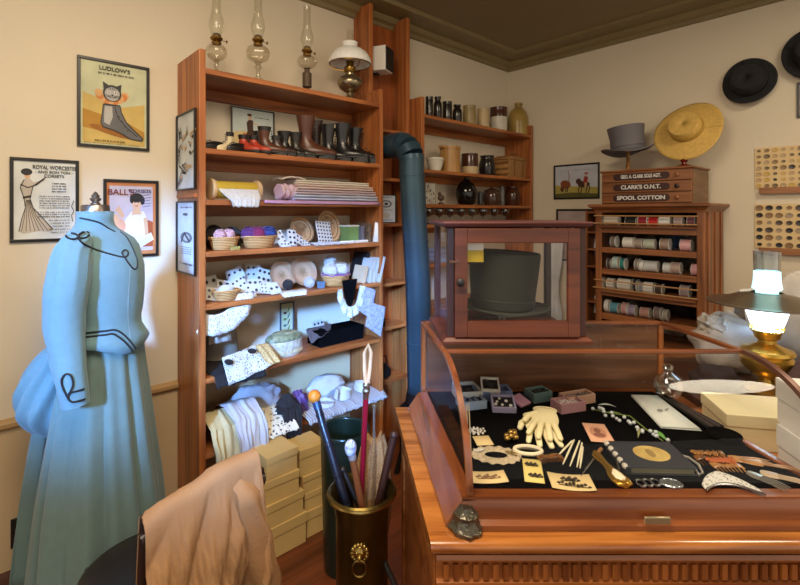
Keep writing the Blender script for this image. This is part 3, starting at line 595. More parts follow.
book('grey bound book right of the olive green box', gpos(357.5, 2.16, z3), .022, .1, .092, mat('6b6468', .6)); book('brown marbled book leaning beside the grey bound book', gpos(363.5, 2.16, z3), .024, .1, .108, mat('7a6248', .6, vs=60, col2='4b3a2c'), ry=.1)
book('tan thick book second from the right on the upper basket shelf', gpos(370.5, 2.16, z3), .02, .11, .112, mat('a08a66', .6), ry=.12)
g = MB(); g.add([(0, 0, 0), (.055, -.02, 0), (.06, -.02, .10), (.015, 0, .115)], [(0, 1, 2, 3)]); o = g.build('paper_sheet', PAPER, solid=.0015); o.location = gpos(373, 2.09, z3); tag(o, 'folded white paper leaning at the right end of upper basket shelf', 'paper')
for i, (px, l) in enumerate(((347, 'left one of the white rolled papers lying at the shelf edge'), (361, 'right one of the white rolled papers lying at the shelf edge'))):
    g = MB(); g.at((0, 0, .008), 0, 0, pi/2).lathe([(.006, -.045), (.008, -.045), (.008, .045), (.006, .045)], 14); o = g.build('paper_roll', PAPER); o.location = gpos(px, 2.083, z3); tag(o, l, 'paper roll')
# lower basket shelf
Q = [(215, 2.2, .07, .10, (2, 2), 1.2, 0, -.2, 'white card with dark buttons at far left, standing behind basket'), (224, 2.17, .07, .08, (2, 2), 1.1, .1, .25, 'tilted white card above the small basket of the lower shelf'),
     (212, 2.12, .055, .06, (2, 2), 1.1, 0, .2, 'small card squeezed against the left shelf side'), (229, 2.12, .05, .055, (1, 1), 1.0, .3, -.2, 'card with one large button just above small basket rim')]
for q in Q: card(q[8], gpos(q[0], q[1], z4), q[2], q[3], q[4], q[5], q[6], q[7], group='button cards in the left corner of the lower basket shelf')
p = gpos(226.5, 2.115, z4+.001); basket('small wicker basket of notions at the left of lower basket shelf', p, .062, .045)
g = MB(); g.ball((0, 0, .05), (.035, .03, .02), 14, 8); o = g.build('fabric_scrap', YW); o.location = p; tag(o, 'white crumpled fabric scrap inside the small lower basket', 'fabric scrap')
Q = [(243, 2.22, .09, .12, (3, 3), 1.25, .1, -.3, 'large white button card leaning left behind the lower cluster'), (254, 2.24, .085, .135, (3, 4), 1.3, 0, .1, 'tallest white button card of the lower cluster, standing upright'),
     (262, 2.20, .08, .11, (3, 3), 1.2, 0, .35, 'button card leaning right at back of the lower cluster'), (246, 2.15, .07, .085, (3, 3), 1.05, .2, -.45, 'mid card leaning left in the lower cluster'),
     (257, 2.15, .08, .08, (3, 2), 1.0, 0, .1, 'wide card with large dark buttons at the centre of the lower cluster'), (249, 2.10, .085, .05, (3, 1), .8, .05, 0, 'low card with three large buttons at the cluster front'),
     (268, 2.115, .07, .06, (4, 3), .9, -.1, .15, 'small dotted card at the right front of the lower cluster'), (277, 2.10, .06, .065, (2, 1), .8, .1, -.1, 'card with black bow buttons before the first brown plate')]
for q in Q: card(q[8], gpos(q[0], q[1], z4), q[2], q[3], q[4], q[5], q[6], q[7], group='button cards clustered on the lower basket shelf')
BW = weave('c39a78', '9a7452', 120, 'z', .6)
p = gpos(281, 2.23, z4); plate('brown wicker plate with black beads, left of the two on lower shelf', p, .075, BW, 1.15, .1)
yarn('knot of black beads in the left brown wicker plate', p+Vector((.01, -.055, .028)), .026, DK, None, name='bead_knot')
p = gpos(302, 2.23, z4); plate('brown wicker plate with grey lace, right of the two on lower shelf', p, .082, BW, 1.15, .1)
yarn('pale grey lace bundle in the right brown wicker plate', p+Vector((.01, -.06, .028)), .028, mat('b9b7b8', .8, bump=.5), None, name='lace_bundle')
g = MB(); fold(g, -.09, .09, [(.04, .003), (0, .006), (-.03, .003), (-.047, -.012)], .004, 24, 6, 9, .3); o = g.build('lace_doily', lace(), solid=.002); o.location = gpos(291, 2.10, z4+.001); tag(o, 'white lace doily hanging over the lower basket shelf edge', 'lace')
w_, h_ = .05, .075
picture('framed_print', 'tiny dark-framed print between brown plate and white yarn basket', gpos(309, 2.31, z4+.062), .055, .12, 0, art_label, fw=.005)
p = gpos(336, 2.14, z4); basket('wicker basket of white yarn balls tied with purple ribbon', p, .082, .06)
g = MB(); g.tube([(.08*cos(t), .064*sin(t), .062+.004*sin(6*t)) for t in [2*pi*i/30 for i in range(30)]], .0055, 6, True); o = g.build('ribbon', mat('7c4f92', .6)); o.location = p; tag(o, 'purple ribbon around the rim of the white yarn basket', 'ribbon')
yarn('white yarn ball, left one in the ribboned basket', p+Vector((-.037, 0, .085)), .037, YW, None); yarn('white yarn ball, right one in the ribboned basket', p+Vector((.035, 0, .085)), .037, YW, None)
yarn('white yarn ball perched behind the two in the ribboned basket', p+Vector((.02, .085, .12)), .035, YW, None)
carton('small blue grey tin left of the ribboned yarn basket', gpos(321, 2.12, z4), .03, .03, .035, mat('5f7890', .4), name='tin_box')
book('large black book standing slanted behind the white booklets', gpos(357, 2.22, z4), .03, .13, .17, BLK, ry=.25)
for i, (px, y, h, l) in enumerate(((358, 2.13, .10, 'cream booklet, leftmost of those leaning at the right end'), (364.5, 2.13, .14, 'white booklet, second of those leaning at the right end'), (369, 2.12, .145, 'white booklet, third of those leaning at the right end'), (374, 2.11, .15, 'outermost pale booklet overhanging the right shelf end'))):
    book(l, gpos(px, y, z4), .014 if i else .022, .10, h, mat('bfbdb6', .7) if i else mat('cdb493', .7), ry=.28, name='booklet')
# ---------------------------------------------------------------- lace shelf
def drape(name, label, cat, pts, m, nu=20, nv=20, amp=.006, solid=.002, seed=0, par=None):
    """bilinear patch over four world corners a,b (top) c,d (bottom)"""
    a, b2, c, d = [Vector(q) for q in pts]; nrm = (b2-a).cross(c-a).normalized(); g = MB()
    g.grid(lambda u_, v_: (a*(1-u_)+b2*u_)*(1-v_)+(c*(1-u_)+d*u_)*v_+nrm*(amp*sin(u_*14+seed)*(.3+v_)+amp*noise.noise(Vector((u_*5+seed, v_*5, seed)))), nu, nv)
    o = g.build(name, m, solid=solid); return tag(o, label, cat) if label else o
def collar(name, label, cen, R, m, tilt, rz, depth=.05, a0=-.3, a1=pi+.3, ruf=.006, inner=.45, nf=18, group=None):
    """flat curved lace collar: annular sector, scalloped edge"""
    g = MB()
    def f(u_, v_):
        a = a0+(a1-a0)*u_; r = R*(inner+(1-inner)*v_)*(1+.03*abs(sin(nf*a))*(v_ > .9)); return (r*cos(a), -r*sin(a), ruf*sin(nf*a*.7)*v_+.004)
    g.grid(f, 72, 6); o = g.build(name, m, solid=.002); o.location = cen; o.rotation_euler = (tilt, 0, rz); return tag(o, label, 'collar', group)
BG = mat('201d20', .9)
# black stand with lace collar, left
p = gpos(222, 2.25, z5); g = MB(); rs = [[(.075*k*cos(t), .04*k*sin(t)+(z*.1), z) for t in [2*pi*i/24 for i in range(24)]] for z, k in ((0, 1.1), (.05, 1.1), (.12, 1.05), (.17, .95), (.20, .6), (.215, .35), (.24, .3))]
g.rings(rs); o = g.build('display_bust', mat('8a8378', .8, bump=.3)); o.location = p+Vector((.0, 0, 0)); tag(o, 'grey cloth covered neck form at left of the lace shelf', 'bust')
drape('lace_collar', 'grey net collar piece at the far left of the lace shelf', 'collar', [WY(209, 313, 2.16), WY(230, 307, 2.17), WY(209, 345, 2.13), WY(232, 340, 2.12)], lace('a39a92', '6e6862', 200), amp=.004)
collar('lace_collar', 'white lace collar with scalloped edge hanging at left of the lace shelf', WY(215, 296, 2.10), .17, lace('cbc9c6', '70747c', 110), 1.45, -.1, a0=.0, a1=2.1, inner=.48)
g = MB(); fold(g, gpos(209, 2.1, 0).x, gpos(263, 2.1, 0).x, [(2.28, z5+.03), (2.15, z5+.012), (2.06, z5+.004), (2.045, z5-.045)], .005, 24, 4, 3, .1); tag(g.build('black_cloth', BG, solid=.003), 'black cloth laid over the lace shelf edge under white lace', 'cloth')
drape('punched_lace', 'white punched lace panel with oval openings spilling over the shelf edge', 'lace', [WY(222, 358, 2.035), WY(258, 344, 2.09), WY(229, 386, 2.03), WY(273, 365, 2.035)], lace('cfcdc8', '33323a', 110), amp=.004)
drape('lace_jabot', 'small tan lace scrap between lace panel and ceramic box', 'lace', [WY(255, 345, 2.06), WY(268, 343, 2.09), WY(268, 366, 2.035), WY(283, 361, 2.05)], lace('c9ab74', '7a6238', 120), amp=.004)
for i, (px, py, l) in enumerate(((229, 362, 'left oval black opening patch on the lace panel'), (252, 351, 'right oval black opening patch on the lace panel'))):
    g = MB(); g.ball((0, 0, 0), (.022, .004, .012), 16, 8); o = g.build('velvet_oval', BG); o.location = WY(px, py, 2.026); o.rotation_euler = (0, .35, 0); tag(o, l, 'velvet oval')
# ceramic box
p = gpos(284, 2.145, z5); o = thing('trinket_box', 'oval white ceramic box with olive floral lid on the lace shelf', 'box', p); g = MB(); g.lathe([(.075, 0), (.085, .01), (.09, .04), (.088, .055), (.083, .058)], 40, sy=.6); g.build('body', mat('c8c6be', .3, vs=60, col2='98907a'), o)
g = MB()
for k in range(30):
    t = 2*pi*k/30; g.ball((.087*cos(t), .0525*sin(t), .018), (.006, .004, .008), 8, 6)
g.build('lattice_band', mat('c9bc94', .4), o)
g = MB(); g.lathe([(.082, .058), (.088, .062), (.088, .07), (.08, .078), (.05, .086), (.001, .088)], 40, sy=.6, c1=False); g.build('lid', mat('8f9272', .3, vs=70, col2='4e5a44'), o)
g = MB(); g.lathe([(.06, .0845), (.055, .088), (.001, .09)], 40, sy=.6, c1=False); g.build('lid_panel', mat('b9b48c', .35, vs=50, col2='5c6a5c'), o)
def art_fl(A):
    bg(A, mat('c9c99c', .8))
    for i in range(10): A.ell(.35+.3*(i % 2), .12+.08*i, .14, .035, (GRN, mat('5a6a6a', .8), DBR)[i % 3], .6*(i % 2))
q = WY(286, 315, 2.33); picture('framed_picture', 'tall narrow framed floral print standing behind the ceramic box', Vector((q.x, 2.325, z5+.115)), .085, .228, 0, art_fl, fw=.006, fm=mat('39455c', .5))
carton('black velvet box under dark lace on the lace shelf', gpos(336, 2.19, z5), .29, .13, .08, VELVET, lid=.35, name='velvet_box')
drape('dark_lace', 'dark grey beaded lace draped on the black velvet box', 'lace', [gpos(306, 2.22, z5+.086), gpos(331, 2.25, z5+.086), gpos(311, 2.115, z5+.04), gpos(331, 2.122, z5+.082)], lace('5a5258', '221f22', 160), amp=.004)
o = thing('collar_form', 'black triangular display form inside white lace collar at right', 'display form', gpos(352, 2.09, z5+.09)); 
q = card('small white card with three round black buttons above the velvet box', gpos(319, 2.25, z5+.0755), .075, .04, (3, 1), 1.2, .1, -.05, dm=BLK, group='cards on the lace shelf')
bpy.data.objects.remove(o)
g = MB(); g.plate([(-.05, .11), (.05, .11), (.02, -.02), (0, -.05), (-.02, -.02)], 0, .006); o = g.build('display_form', VELVET); o.location = WY(350, 300, 2.052); tag(o, 'black velvet point hanging from shelf edge inside a lace collar', 'display form')
collar('lace_collar', 'white lace collar hanging in a V below the lower basket shelf', WY(351, 287, 2.044), .115, lace('cfd3d8', '868e9a', 120), 1.57, 0, a0=.02, a1=pi-.02, inner=.66).scale = (.78, 1.4, 1)
for i, (x0, y0, x1, y1, l) in enumerate(((357, 287, 379, 316, 'upper pale floral paper hanging at right edge of lace shelf'), (367, 304, 389, 334, 'lower pale floral paper hanging at right edge of lace shelf'))):
    Yc = 2.043-.006*i; o = drape('printed_paper', l, 'paper', [WY(x0+3, y0-2, Yc), WY(x1-3, y0+3, Yc), WY(x0-2, y1-8, Yc), WY(x1-8, y1+3, Yc)], mat('b0b4c2', .8, vs=60, col2='80879c'), amp=.001, solid=.001)
# ---------------------------------------------------------------- bottom shelf
LW = mat('d0c294', .9, var=.1, bump=.35, bs=60); WH2 = mat('bdbdc2', .9, var=.06, bump=.3, bs=80)
def heap(name, label, cat, c, r, m, seed=0, n=28, amp=.25, freq=2.2, ridge=.0):
    g = MB(); rs = []
    for i in range(n//2+1):
        ph = pi*(i+.01)/(n//2+.02); ring = []
        for j in range(n):
            t = 2*pi*j/n; d = Vector((sin(ph)*cos(t), sin(ph)*sin(t), -cos(ph))); k = 1+amp*noise.noise(d*freq+Vector((seed, 0, 0)))+ridge*sin(7*t+seed+3*ph)*sin(ph)
            z = d.z*r[2]*k; z = max(z, -r[2]*.96); ring.append((d.x*r[0]*k, d.y*r[1]*k, z+r[2]*.96))
        rs.append(ring)
    g.rings(rs); o = g.build(name, m, smooth=60); o.location = c; return tag(o, label, cat)
g = MB(); fold(g, gpos(211, 2.05, 0).x, gpos(262, 2.05, 0).x, [(2.3, z6+.06), (2.18, z6+.13), (2.07, z6+.09), (2.03, z6+.0), (2.02, z6-.17)], .026, 50, 3, 1, .08)
tag(g.build('linen_garment', LW, solid=.004), 'cream linen garment spilling over the bottom shelf at the left', 'garment')
g = MB(); fold(g, gpos(231, 2.05, 0).x, gpos(264, 2.05, 0).x, [(2.25, z6+.13), (2.15, z6+.155), (2.05, z6+.12), (2.0, z6+.06), (1.99, z6-.03)], .022, 44, 2.3, 5, .2)
tag(g.build('white_sleeve', WH2, solid=.004), 'white cotton sleeve lying over the cream linen garment', 'garment')
g = MB(); fold(g, gpos(262, 2.05, 0).x, gpos(294, 2.05, 0).x, [(2.25, z6+.07), (2.15, z6+.075), (2.04, z6+.05), (1.99, z6+.01)], .006, 36, 3, 8, .1)
tag(g.build('lace_trim', lace('e3dcc6', '2a2730', 60), solid=.003), 'white and black patterned lace right of the cotton sleeve', 'lace')
heap('ruffled_cloth', 'grey white ruffled cloth heap behind the cotton sleeve', 'cloth', gpos(254, 2.24, z6), (.14, .06, .09), mat('9c9ca4', .9, bump=.3), 3, 36, .25, 3, .05)
heap('brown_cloth', 'brown cloth bundle in the dark left corner of the bottom shelf', 'cloth', gpos(221, 2.26, z6), (.05, .05, .055), mat('6a4a2c', .9, bump=.3), 7)
heap('black_garment', 'black crumpled garment in the middle of the bottom shelf', 'garment', gpos(287, 2.10, z6-.0), (.055, .05, .07), BG, 5, 32, .3, 2.5, .04)
g = MB(); fold(g, gpos(279, 2.05, 0).x, gpos(301, 2.05, 0).x, [(2.1, z6+.1), (2.04, z6+.09), (2.02, z6-.0), (2.015, z6-.085)], .012, 30, 3, 2, .45); tag(g.build('black_scarf', BG, solid=.004), 'black scarf hanging down over the shelf edge toward the cartons', 'scarf')
heap('purple_ribbon', 'purple satin ribbon bundle on top of the black garment', 'ribbon', gpos(298, 2.13, z6+.0), (.05, .04, .065), mat('5a3a7a', .5, bump=.3), 9, 32, .4, 3, .12)
g = MB(); fold(g, gpos(301, 2.1, 0).x, gpos(380, 2.1, 0).x, [(2.3, z6+.02), (2.2, z6+.03), (2.1, z6+.022), (2.035, z6+.006), (2.03, z6-.012)], .008, 50, 9, 3, .02)
tag(g.build('striped_shirt', weave('bcc0c8', '8d93a0', 22, 'x', .9), solid=.004), 'white pleated shirt front spread on the bottom shelf', 'shirt')
heap('white_shirt', 'white folded shirt behind the loose collars on bottom shelf', 'shirt', gpos(325, 2.22, z6+.02), (.12, .06, .06), WH2, 12, 32, .25, 2.6, .03)
def ringc(label, c, R, h, rz):
    g = MB(); n = 40; rs = []
    for i in range(n+1):
        t = -pi*.95+2*pi*.95*i/n; k = 1+.06*(i/n); rs.append([(R*k*cos(t), R*.8*k*sin(t), 0), (R*k*1.12*cos(t), R*.8*k*1.12*sin(t), 0), (R*k*1.02*cos(t), R*.8*k*1.02*sin(t), h*(1-.25*cos(t)))])
    g.rings(rs); o = g.build('detachable_collar', mat('c9c9ca', .5, var=.03)); o.location = c; o.rotation_euler = (.1, 0, rz); tag(o, label, 'collar', None)
ringc('stiff white detachable shirt collar, left of the two on the pleated shirt', gpos(343, 2.12, z6+.032), .05, .045, .5); ringc('stiff white detachable shirt collar at the right end of the bottom shelf', gpos(362, 2.14, z6+.03), .052, .042, 1.2)
ringc('low white collar lying left among the shirts', gpos(325, 2.10, z6+.03), .045, .02, -.3)
# ---------------------------------------------------------------- shoe box stacks on the floor
YB = mat('d9b978', .75, var=.04); zf = .0
def cart(px0, px1, ytop, ybot, Yf, l, h=None, z=None, rz=0, d=.15, lid=.33):
    a = WY(px0, ybot, Yf); b2 = WY(px1, ybot, Yf); w = b2.x-a.x
    carton(l, (a.x+w/2, Yf+d/2, z), w, d, h, YB, lid=lid, rz=rz, name='shoe_box', group=None)
hs = [.135, .10, .10, .10]; zz = .001
for i, (a, b2, l) in enumerate(((266, 306, 'bottom yellow carton of the left stack'), (266, 303, 'second yellow carton from the floor in the left stack'), (264, 299, 'third yellow carton from the floor in the left stack'), (266, 297, 'top yellow carton of the left stack'))):
    Yf = 1.845+.004*i
    cart(a, b2, 0, 0, Yf, l+', below the black garment', hs[i], zz, (0, .03, -.03, .04)[i]); zz += hs[i]+.001
hs = [.12, .08, .08, .12]; zz = .001
for i, (a, b2, l) in enumerate(((307, 334, 'bottom pale carton of the right stack'), (306, 333, 'second pale carton from the floor in the right stack'), (303, 329, 'third pale carton from the floor in the right stack'), (300.5, 326, 'top pale carton of the right stack'))):
    cart(a, b2, 0, 0, 1.86+.004*i, l+', beside the green bin', hs[i], zz, (0, -.04, .03, -.02)[i], .14); zz += hs[i]+.001
# ---------------------------------------------------------------- corner shelf crockery
def pot(name, label, cat, px0, px1, ytop, Y, zs, prof, m, group=None, bands=None, n=32, rz=0):
    """prof: list of (r 0..1, z 0..1); size from the photo extents"""
    c = gpos((px0+px1)/2, Y, zs); k = mpp(c); R = (px1-px0)/2*k; h = H-(ytop-HY)*k-zs
    o = thing(name, label, cat, c, rz, group); g = MB()
    if bands:
        i = next(j for j, q in enumerate(prof) if q[1] >= bands[0]); P = [(r*R, z*h) for r, z in prof]
        # interpolate the split ring
        (r0, w0), (r1, w1) = prof[i-1], prof[i]; t = (bands[0]-w0)/max(w1-w0, 1e-6); sp = ((r0+(r1-r0)*t)*R, bands[0]*h)
        g.lathe(P[:i]+[sp], n, c1=False); g.build('body', m, o); g = MB(); g.lathe([sp]+P[i:], n, c0=False, c1=False); g.build('glazed_band', bands[1], o)
    else: g.lathe([(r*R, z*h) for r, z in prof], n, c1=False); g.build('body', m, o)
    return o, R, h
CROCK = [(.001, 0), (.92, 0), (.97, .04), (1, .3), (1, .85), (.97, .9), (1, .93), (1, 1), (.9, 1), (.88, .9), (.9, .1), (.001, .08)]
JAR = [(.001, 0), (.9, 0), (1, .06), (1, .6), (.93, .72), (.68, .8), (.66, .88), (.78, .92), (.78, 1), (.6, 1), (.6, .88), (.001, .85)]
JUGP = [(.001, 0), (.85, 0), (.97, .04), (1, .4), (.97, .55), (.8, .72), (.45, .84), (.28, .88), (.28, .93), (.34, .94), (.34, 1), (.2, 1), (.2, .9), (.001, .88)]
DG = mat('2c2220', .18, vs=12, col2='191414'); BRG = mat('4a2618', .2, vs=12); TANG = mat('a08a5a', .35, vs=10); BEIG = mat('cdb488', .4); YG = mat('b89a52', .3, vs=6, col2='8d7438'); OFFW = mat('cfc8b6', .35)
a, b2, c3 = RZ[0]+.0005, RZ[1]+.0005, RZ[2]+.0005
pot('stoneware_jar', 'dark brown jar, leftmost on the corner unit top shelf', 'jar', 425.5, 433, 97, 2.2, a, CROCK, DG)
pot('stoneware_jar', 'black jar with a narrower neck, second on the top shelf', 'jar', 433.5, 442, 97, 2.17, a, JAR, DG)
pot('stoneware_jar', 'plain dark cylindrical jar, third on the corner top shelf', 'jar', 442.5, 452, 102, 2.2, a, CROCK, DG)
pot('stoneware_jar', 'small round shouldered black jar, fourth on the corner top shelf', 'jar', 452.5, 462, 105, 2.17, a, JAR, DG)
pot('stoneware_crock', 'olive tan cylindrical crock on the corner unit top shelf', 'crock', 463, 476, 106, 2.2, a, CROCK, TANG)
pot('stoneware_crock', 'small beige crock left of the two-tone crock, top shelf', 'crock', 477.5, 489, 109, 2.2, a, CROCK, BEIG)
pot('stoneware_crock', 'white crock with brown glazed rim on the corner top shelf', 'crock', 490, 507, 108, 2.19, a, CROCK, OFFW, bands=(.6, BRG))
o, R, h = pot('stoneware_jug', 'large tan glazed jug with looped handle at the corner top shelf end', 'jug', 508, 528, 103, 2.22, a, JUGP, YG)
g = MB(); g.tube([(.2*R, 0, h*.93), (.6*R, 0, h*1.02), (.85*R, 0, h*.93), (.8*R, 0, h*.78), (.68*R, 0, h*.72)], .006, 8); g.build('handle', YG, o)
BOWL = [(.001, 0), (.6, 0), (.62, .04), (.9, .6), (.94, .8), (1, .82), (1, 1), (.93, 1), (.85, .7), (.55, .1), (.001, .08)]
pot('mixing_bowl', 'white banded mixing bowl at left of the corner middle shelf', 'bowl', 426, 444, 158, 2.2, b2, BOWL, mat('ded9c6', .3)); 
c = gpos(435, 2.2, b2+.035); 
o, R, h = pot('wooden_firkin', 'pale wooden stave firkin beside the white mixing bowl', 'tub', 439, 461, 147, 2.21, b2, [(.001, 0), (.95, 0), (.92, .9), (.98, .9), (.98, 1), (.001, 1)], wood('c99b5c', 'a87a42', 'z', knots=False), n=12)
g = MB(); g.box((-.1*R-R*.9, 0, h*.97), (R*.5, R*.6, h*.08)); g.build('lid_tab', wood('c99b5c', 'a87a42', 'x', knots=False), o)
pot('stoneware_crock', 'cream crock with dark brown top half on the middle shelf', 'crock', 461.5, 478, 154, 2.2, b2, CROCK, BEIG, bands=(.38, BRG))
o, R, h = pot('stoneware_jug', 'dark brown round jug with a side handle on the middle shelf', 'jug', 479, 495, 156, 2.2, b2, [(.001, 0), (.8, 0), (1, .3), (1, .6), (.85, .8), (.8, .9), (.9, 1), (.75, 1), (.7, .85), (.001, .8)], DG)
g = MB(); g.tube([(-.8*R, 0, h*.85), (-1.2*R, 0, h*.75), (-1.2*R, 0, h*.5), (-.95*R, 0, h*.4)], .005, 8); g.build('handle', DG, o)
# lidded picnic basket
c = gpos(511, 2.22, b2); k = mpp(c); w = 34*k; hh = 22*k; o = thing('picnic_basket', 'lidded splint basket with handles on the corner middle shelf', 'basket', c); WB = weave('b88a50', '7d5428', 60, 'x', .6)
g = MB(); g.rings([[(sx*w/2*q, sy*.075*q, z) for sx, sy in ((-1, -1), (1, -1), (1, 1), (-1, 1))] for q, z in ((.88, 0), (.97, hh*.6), (.99, hh*.8))]); g.build('body', WB, o, bevel=.006)
g = MB(); g.rings([[(sx*w/2*q, sy*.078*q, z) for sx, sy in ((-1, -1), (1, -1), (1, 1), (-1, 1))] for q, z in ((1.02, hh*.8), (1.02, hh*.9), (.8, hh*.98))]); g.build('lid', WB, o, bevel=.005)
g = MB(); g.tube([(-.04, -.01, hh*.95), (-.035, -.015, hh*1.1), (.035, -.02, hh*1.14), (.04, -.01, hh*.95)], .005, 6); g.build('handle', mat('8a5c30', .5), o)
g = MB(); g.box((-w*.2, -.079, hh*.5), (.014, .004, hh*.8)).box((w*.2, -.079, hh*.5), (.014, .004, hh*.8)); g.build('strap', mat('9c6c3c', .5), o)
# third shelf
def art_tile(A):
    bg(A, mat('d3cfc4', .7)); random.seed(8)
    for i in range(22): A.ell(random.uniform(.1, .9), random.uniform(.1, .9), .06, .05, (GREY, TAN, mat('8c4a3c', .7), mat('4f5f7c', .7))[i % 4], i)
c = gpos(434, 2.2, c3); picture('framed_tile', 'white decorated tile with scattered motifs at left of the jug shelf', Vector((c.x, 2.24, c3+.075)), .105, .15, 0, art_tile, fw=.004, fm=mat('b9b0a0', .5), cat='tile')
o = thing('bird_figurine', 'small brown bird figurine in front of the decorated tile', 'figurine', gpos(441, 2.14, c3)); g = MB(); g.lathe([(.022, 0), (.022, .01), (.012, .014), (.01, .02)], 16).ball((0, 0, .045), (.028, .02, .022)).ball((-.014, 0, .072), .013).add([(-.03, 0, .07), (-.02, .005, .075), (-.02, -.005, .075), (-.02, 0, .066)], [(0, 1, 2), (0, 2, 3), (0, 3, 1), (1, 3, 2)]); g.build('body', mat('5a4636', .5), o)
o, R, h = pot('glass_bottle', 'round black bottle vase on the jug shelf', 'vase', 455.5, 477, 177, 2.2, c3, [(.001, 0), (.55, 0), (.8, .08), (1, .35), (.95, .58), (.7, .76), (.3, .88), (.18, .92), (.22, 1), (.1, 1), (.001, .95)], mat('141414', .08))
pot('small_pot', 'small dark glass pot between the round black bottle and brown teapot', 'pot', 477.5, 483, 192, 2.19, c3, CROCK, mat('2e2e30', .2))
o, R, h = pot('teapot', 'brown glazed teapot with lid on the jug shelf', 'teapot', 483, 500, 187, 2.2, c3, [(.001, 0), (.8, 0), (1, .25), (1, .6), (.8, .8), (.6, .86), (.3, .88), (.001, .88)], mat('4a3228', .15, vs=14))
g = MB(); g.lathe([(.6*R, h*.85), (.3*R, h*.93), (.1*R, h*.94), (.16*R, h), (.001, h*1.01)], 20, c0=True, c1=False); g.build('lid', mat('4a3228', .15, vs=14), o)
g = MB(); g.tube([(-.85*R, 0, h*.7), (-1.25*R, 0, h*.8), (-1.3*R, 0, h*.5), (-.95*R, 0, h*.3)], .005, 8); g.build('handle', DG, o)
g = MB(); g.tube([(.8*R, 0, h*.3), (1.15*R, 0, h*.5), (1.3*R, 0, h*.82)], [.012, .008, .006], 8); g.build('spout', DG, o)
pot('grey_cup', 'grey metal cup standing between the teapot and the dark crock', 'cup', 500, 504.5, 186, 2.25, c3, CROCK, mat('7c7874', .4))
pot('stoneware_crock', 'dark brown bulbous crock at right end of the jug shelf', 'crock', 505, 520, 187, 2.21, c3, [(.001, 0), (.75, 0), (1, .3), (1, .6), (.8, .85), (.7, .9), (.85, .94), (.85, 1), (.7, 1), (.65, .88), (.001, .85)], BRG)
# goblets
GG = glass('dfe3e4', 1.5, .05, .12); o0 = thing('glass_goblet', 'clear stemmed glass goblet in the row below the jug shelf', 'goblet', gpos(428, 2.2, RZ[3]+.0005), 0, 'goblets in the row below the jug shelf')
g = MB(); g.lathe([(.03, 0), (.03, .003), (.005, .01), (.004, .045), (.02, .055), (.033, .075), (.034, .105), (.031, .112), (.029, .112), (.031, .1), (.03, .078), (.016, .06), (.001, .056)], 20, c1=False); g.build('bowl', GG, o0)
for px in (439, 450, 461, 472, 483, 494, 505): dup(o0, gpos(px, 2.2, RZ[3]+.0005))
# things deeper down the corner unit, seen through the hat case and behind it
zt = RZ[4]+.0005
g = MB(); 
for i in range(3): g.bx(-.16, .16, -.09, .09, .001+.03*i, .027+.03*i)
o = g.build('linen_stack', mat('b8c0d4', .9, var=.08)); o.location = gpos(452, 2.21, zt); tag(o, 'stack of pale blue linens on the corner unit left of yellow box', 'linens')
for k, (px, y0, y1, w, lb, lb2) in enumerate(((557, 242, 322, .055, 'long white ruffled jabot on the right wall, seen through the hat case', 'small brass wall hook holding the white ruffled jabot'), (591, 224, 312, .05, 'white garment hanging on right wall between hat case and ribbon cabinet', 'small brass wall hook holding the white garment beside the cabinet'))):
    q = WX(px, y0, XB-.06); q2 = WX(px, y1, XB-.06); hh = q.z-q2.z
    g = MB(); fold(g, -w, w, [(.02, .01), (0, 0), (-.03, -.25*hh), (-.02, -.6*hh), (-.02, -hh)], .013, 40, 3, 3, .0)
    for i_, v in enumerate(g.v): t = -v.z/hh; g.v[i_] = Vector((v.x*(1-.55*math.exp(-((t-.55)/.22)**2)), v.y, v.z))
    o = g.build('ruffled_jabot' if k == 0 else 'white_garment', mat('eef0f4', .85, bump=.3), solid=.004); o.location = q; o.rotation_euler = (0, 0, -pi/2); tag(o, lb, 'garment')
    g = MB(); g.tube([(0, .058, .03), (0, .0, .03), (0, -.02, .015), (0, -.025, .03)], .004, 8); g.tube([(0, .0585, .03), (0, .054, .03)], .012, 12); o = g.build('wall_hook', BRASS); o.location = q; o.rotation_euler = (0, 0, -pi/2); tag(o, lb2, 'hook')
# ---------------------------------------------------------------- spool cabinet on wall B
CXF, CY = 3.05, 1.10
o = thing('spool_cabinet', 'tall oak ribbon and spool cabinet with glazed drawers against the right wall', 'cabinet', (CXF, CY, 0), -pi/2); W2, D = .313, XB-CXF-.004
g = MB(); 
g.bx(-W2, -W2+.02, 0, D, 0, 1.5).bx(W2-.02, W2, 0, D, 0, 1.5); g.build('side_panel', SPZ, o, smooth=0, bevel=.002)
for s in (-1, 1):
    g = MB(); g.bx(s*W2-.022 if s > 0 else -W2, s*W2 if s > 0 else -W2+.022, .0, .05, 0, 1.5); 
g = MB(); g.bx(-W2+.02, W2-.02, D-.01, D, 0, 1.5); g.build('back_panel', mat('3a2418', .8), o, smooth=0)
for s in (-1, 1):
    x = s*(W2-.02); g = MB(); g.bx(x-.02, x+.02, -.012, 0, .0, 1.5); g.build('stile', SPZ, o, smooth=0, bevel=.004)
g = MB(); g.rings([[(-W2-e, -e-.012, z), (W2+e, -e-.012, z), (W2+e, D, z), (-W2-e, D, z)] for e, z in ((.002, 1.49), (.004, 1.5), (.02, 1.515), (.035, 1.525), (.035, 1.535), (.03, 1.54))]); g.build('cornice', SPX, o, smooth=0)
for sx in (W2+.004,):
    for y0 in (.06, .2, .32): g = MB(); g.bx(W2, W2+.008, y0-.02, y0+.02, .0, 1.49); g.build('side_stile', SPZ, o, smooth=0, bevel=.002)
rows = [(1.405, 1.485, 0), (1.26, 1.355, 1), (1.12, 1.225, 1), (.985, 1.085, 0), (.83, .945, 1), (.68, .79, 1)]
prev = 1.49
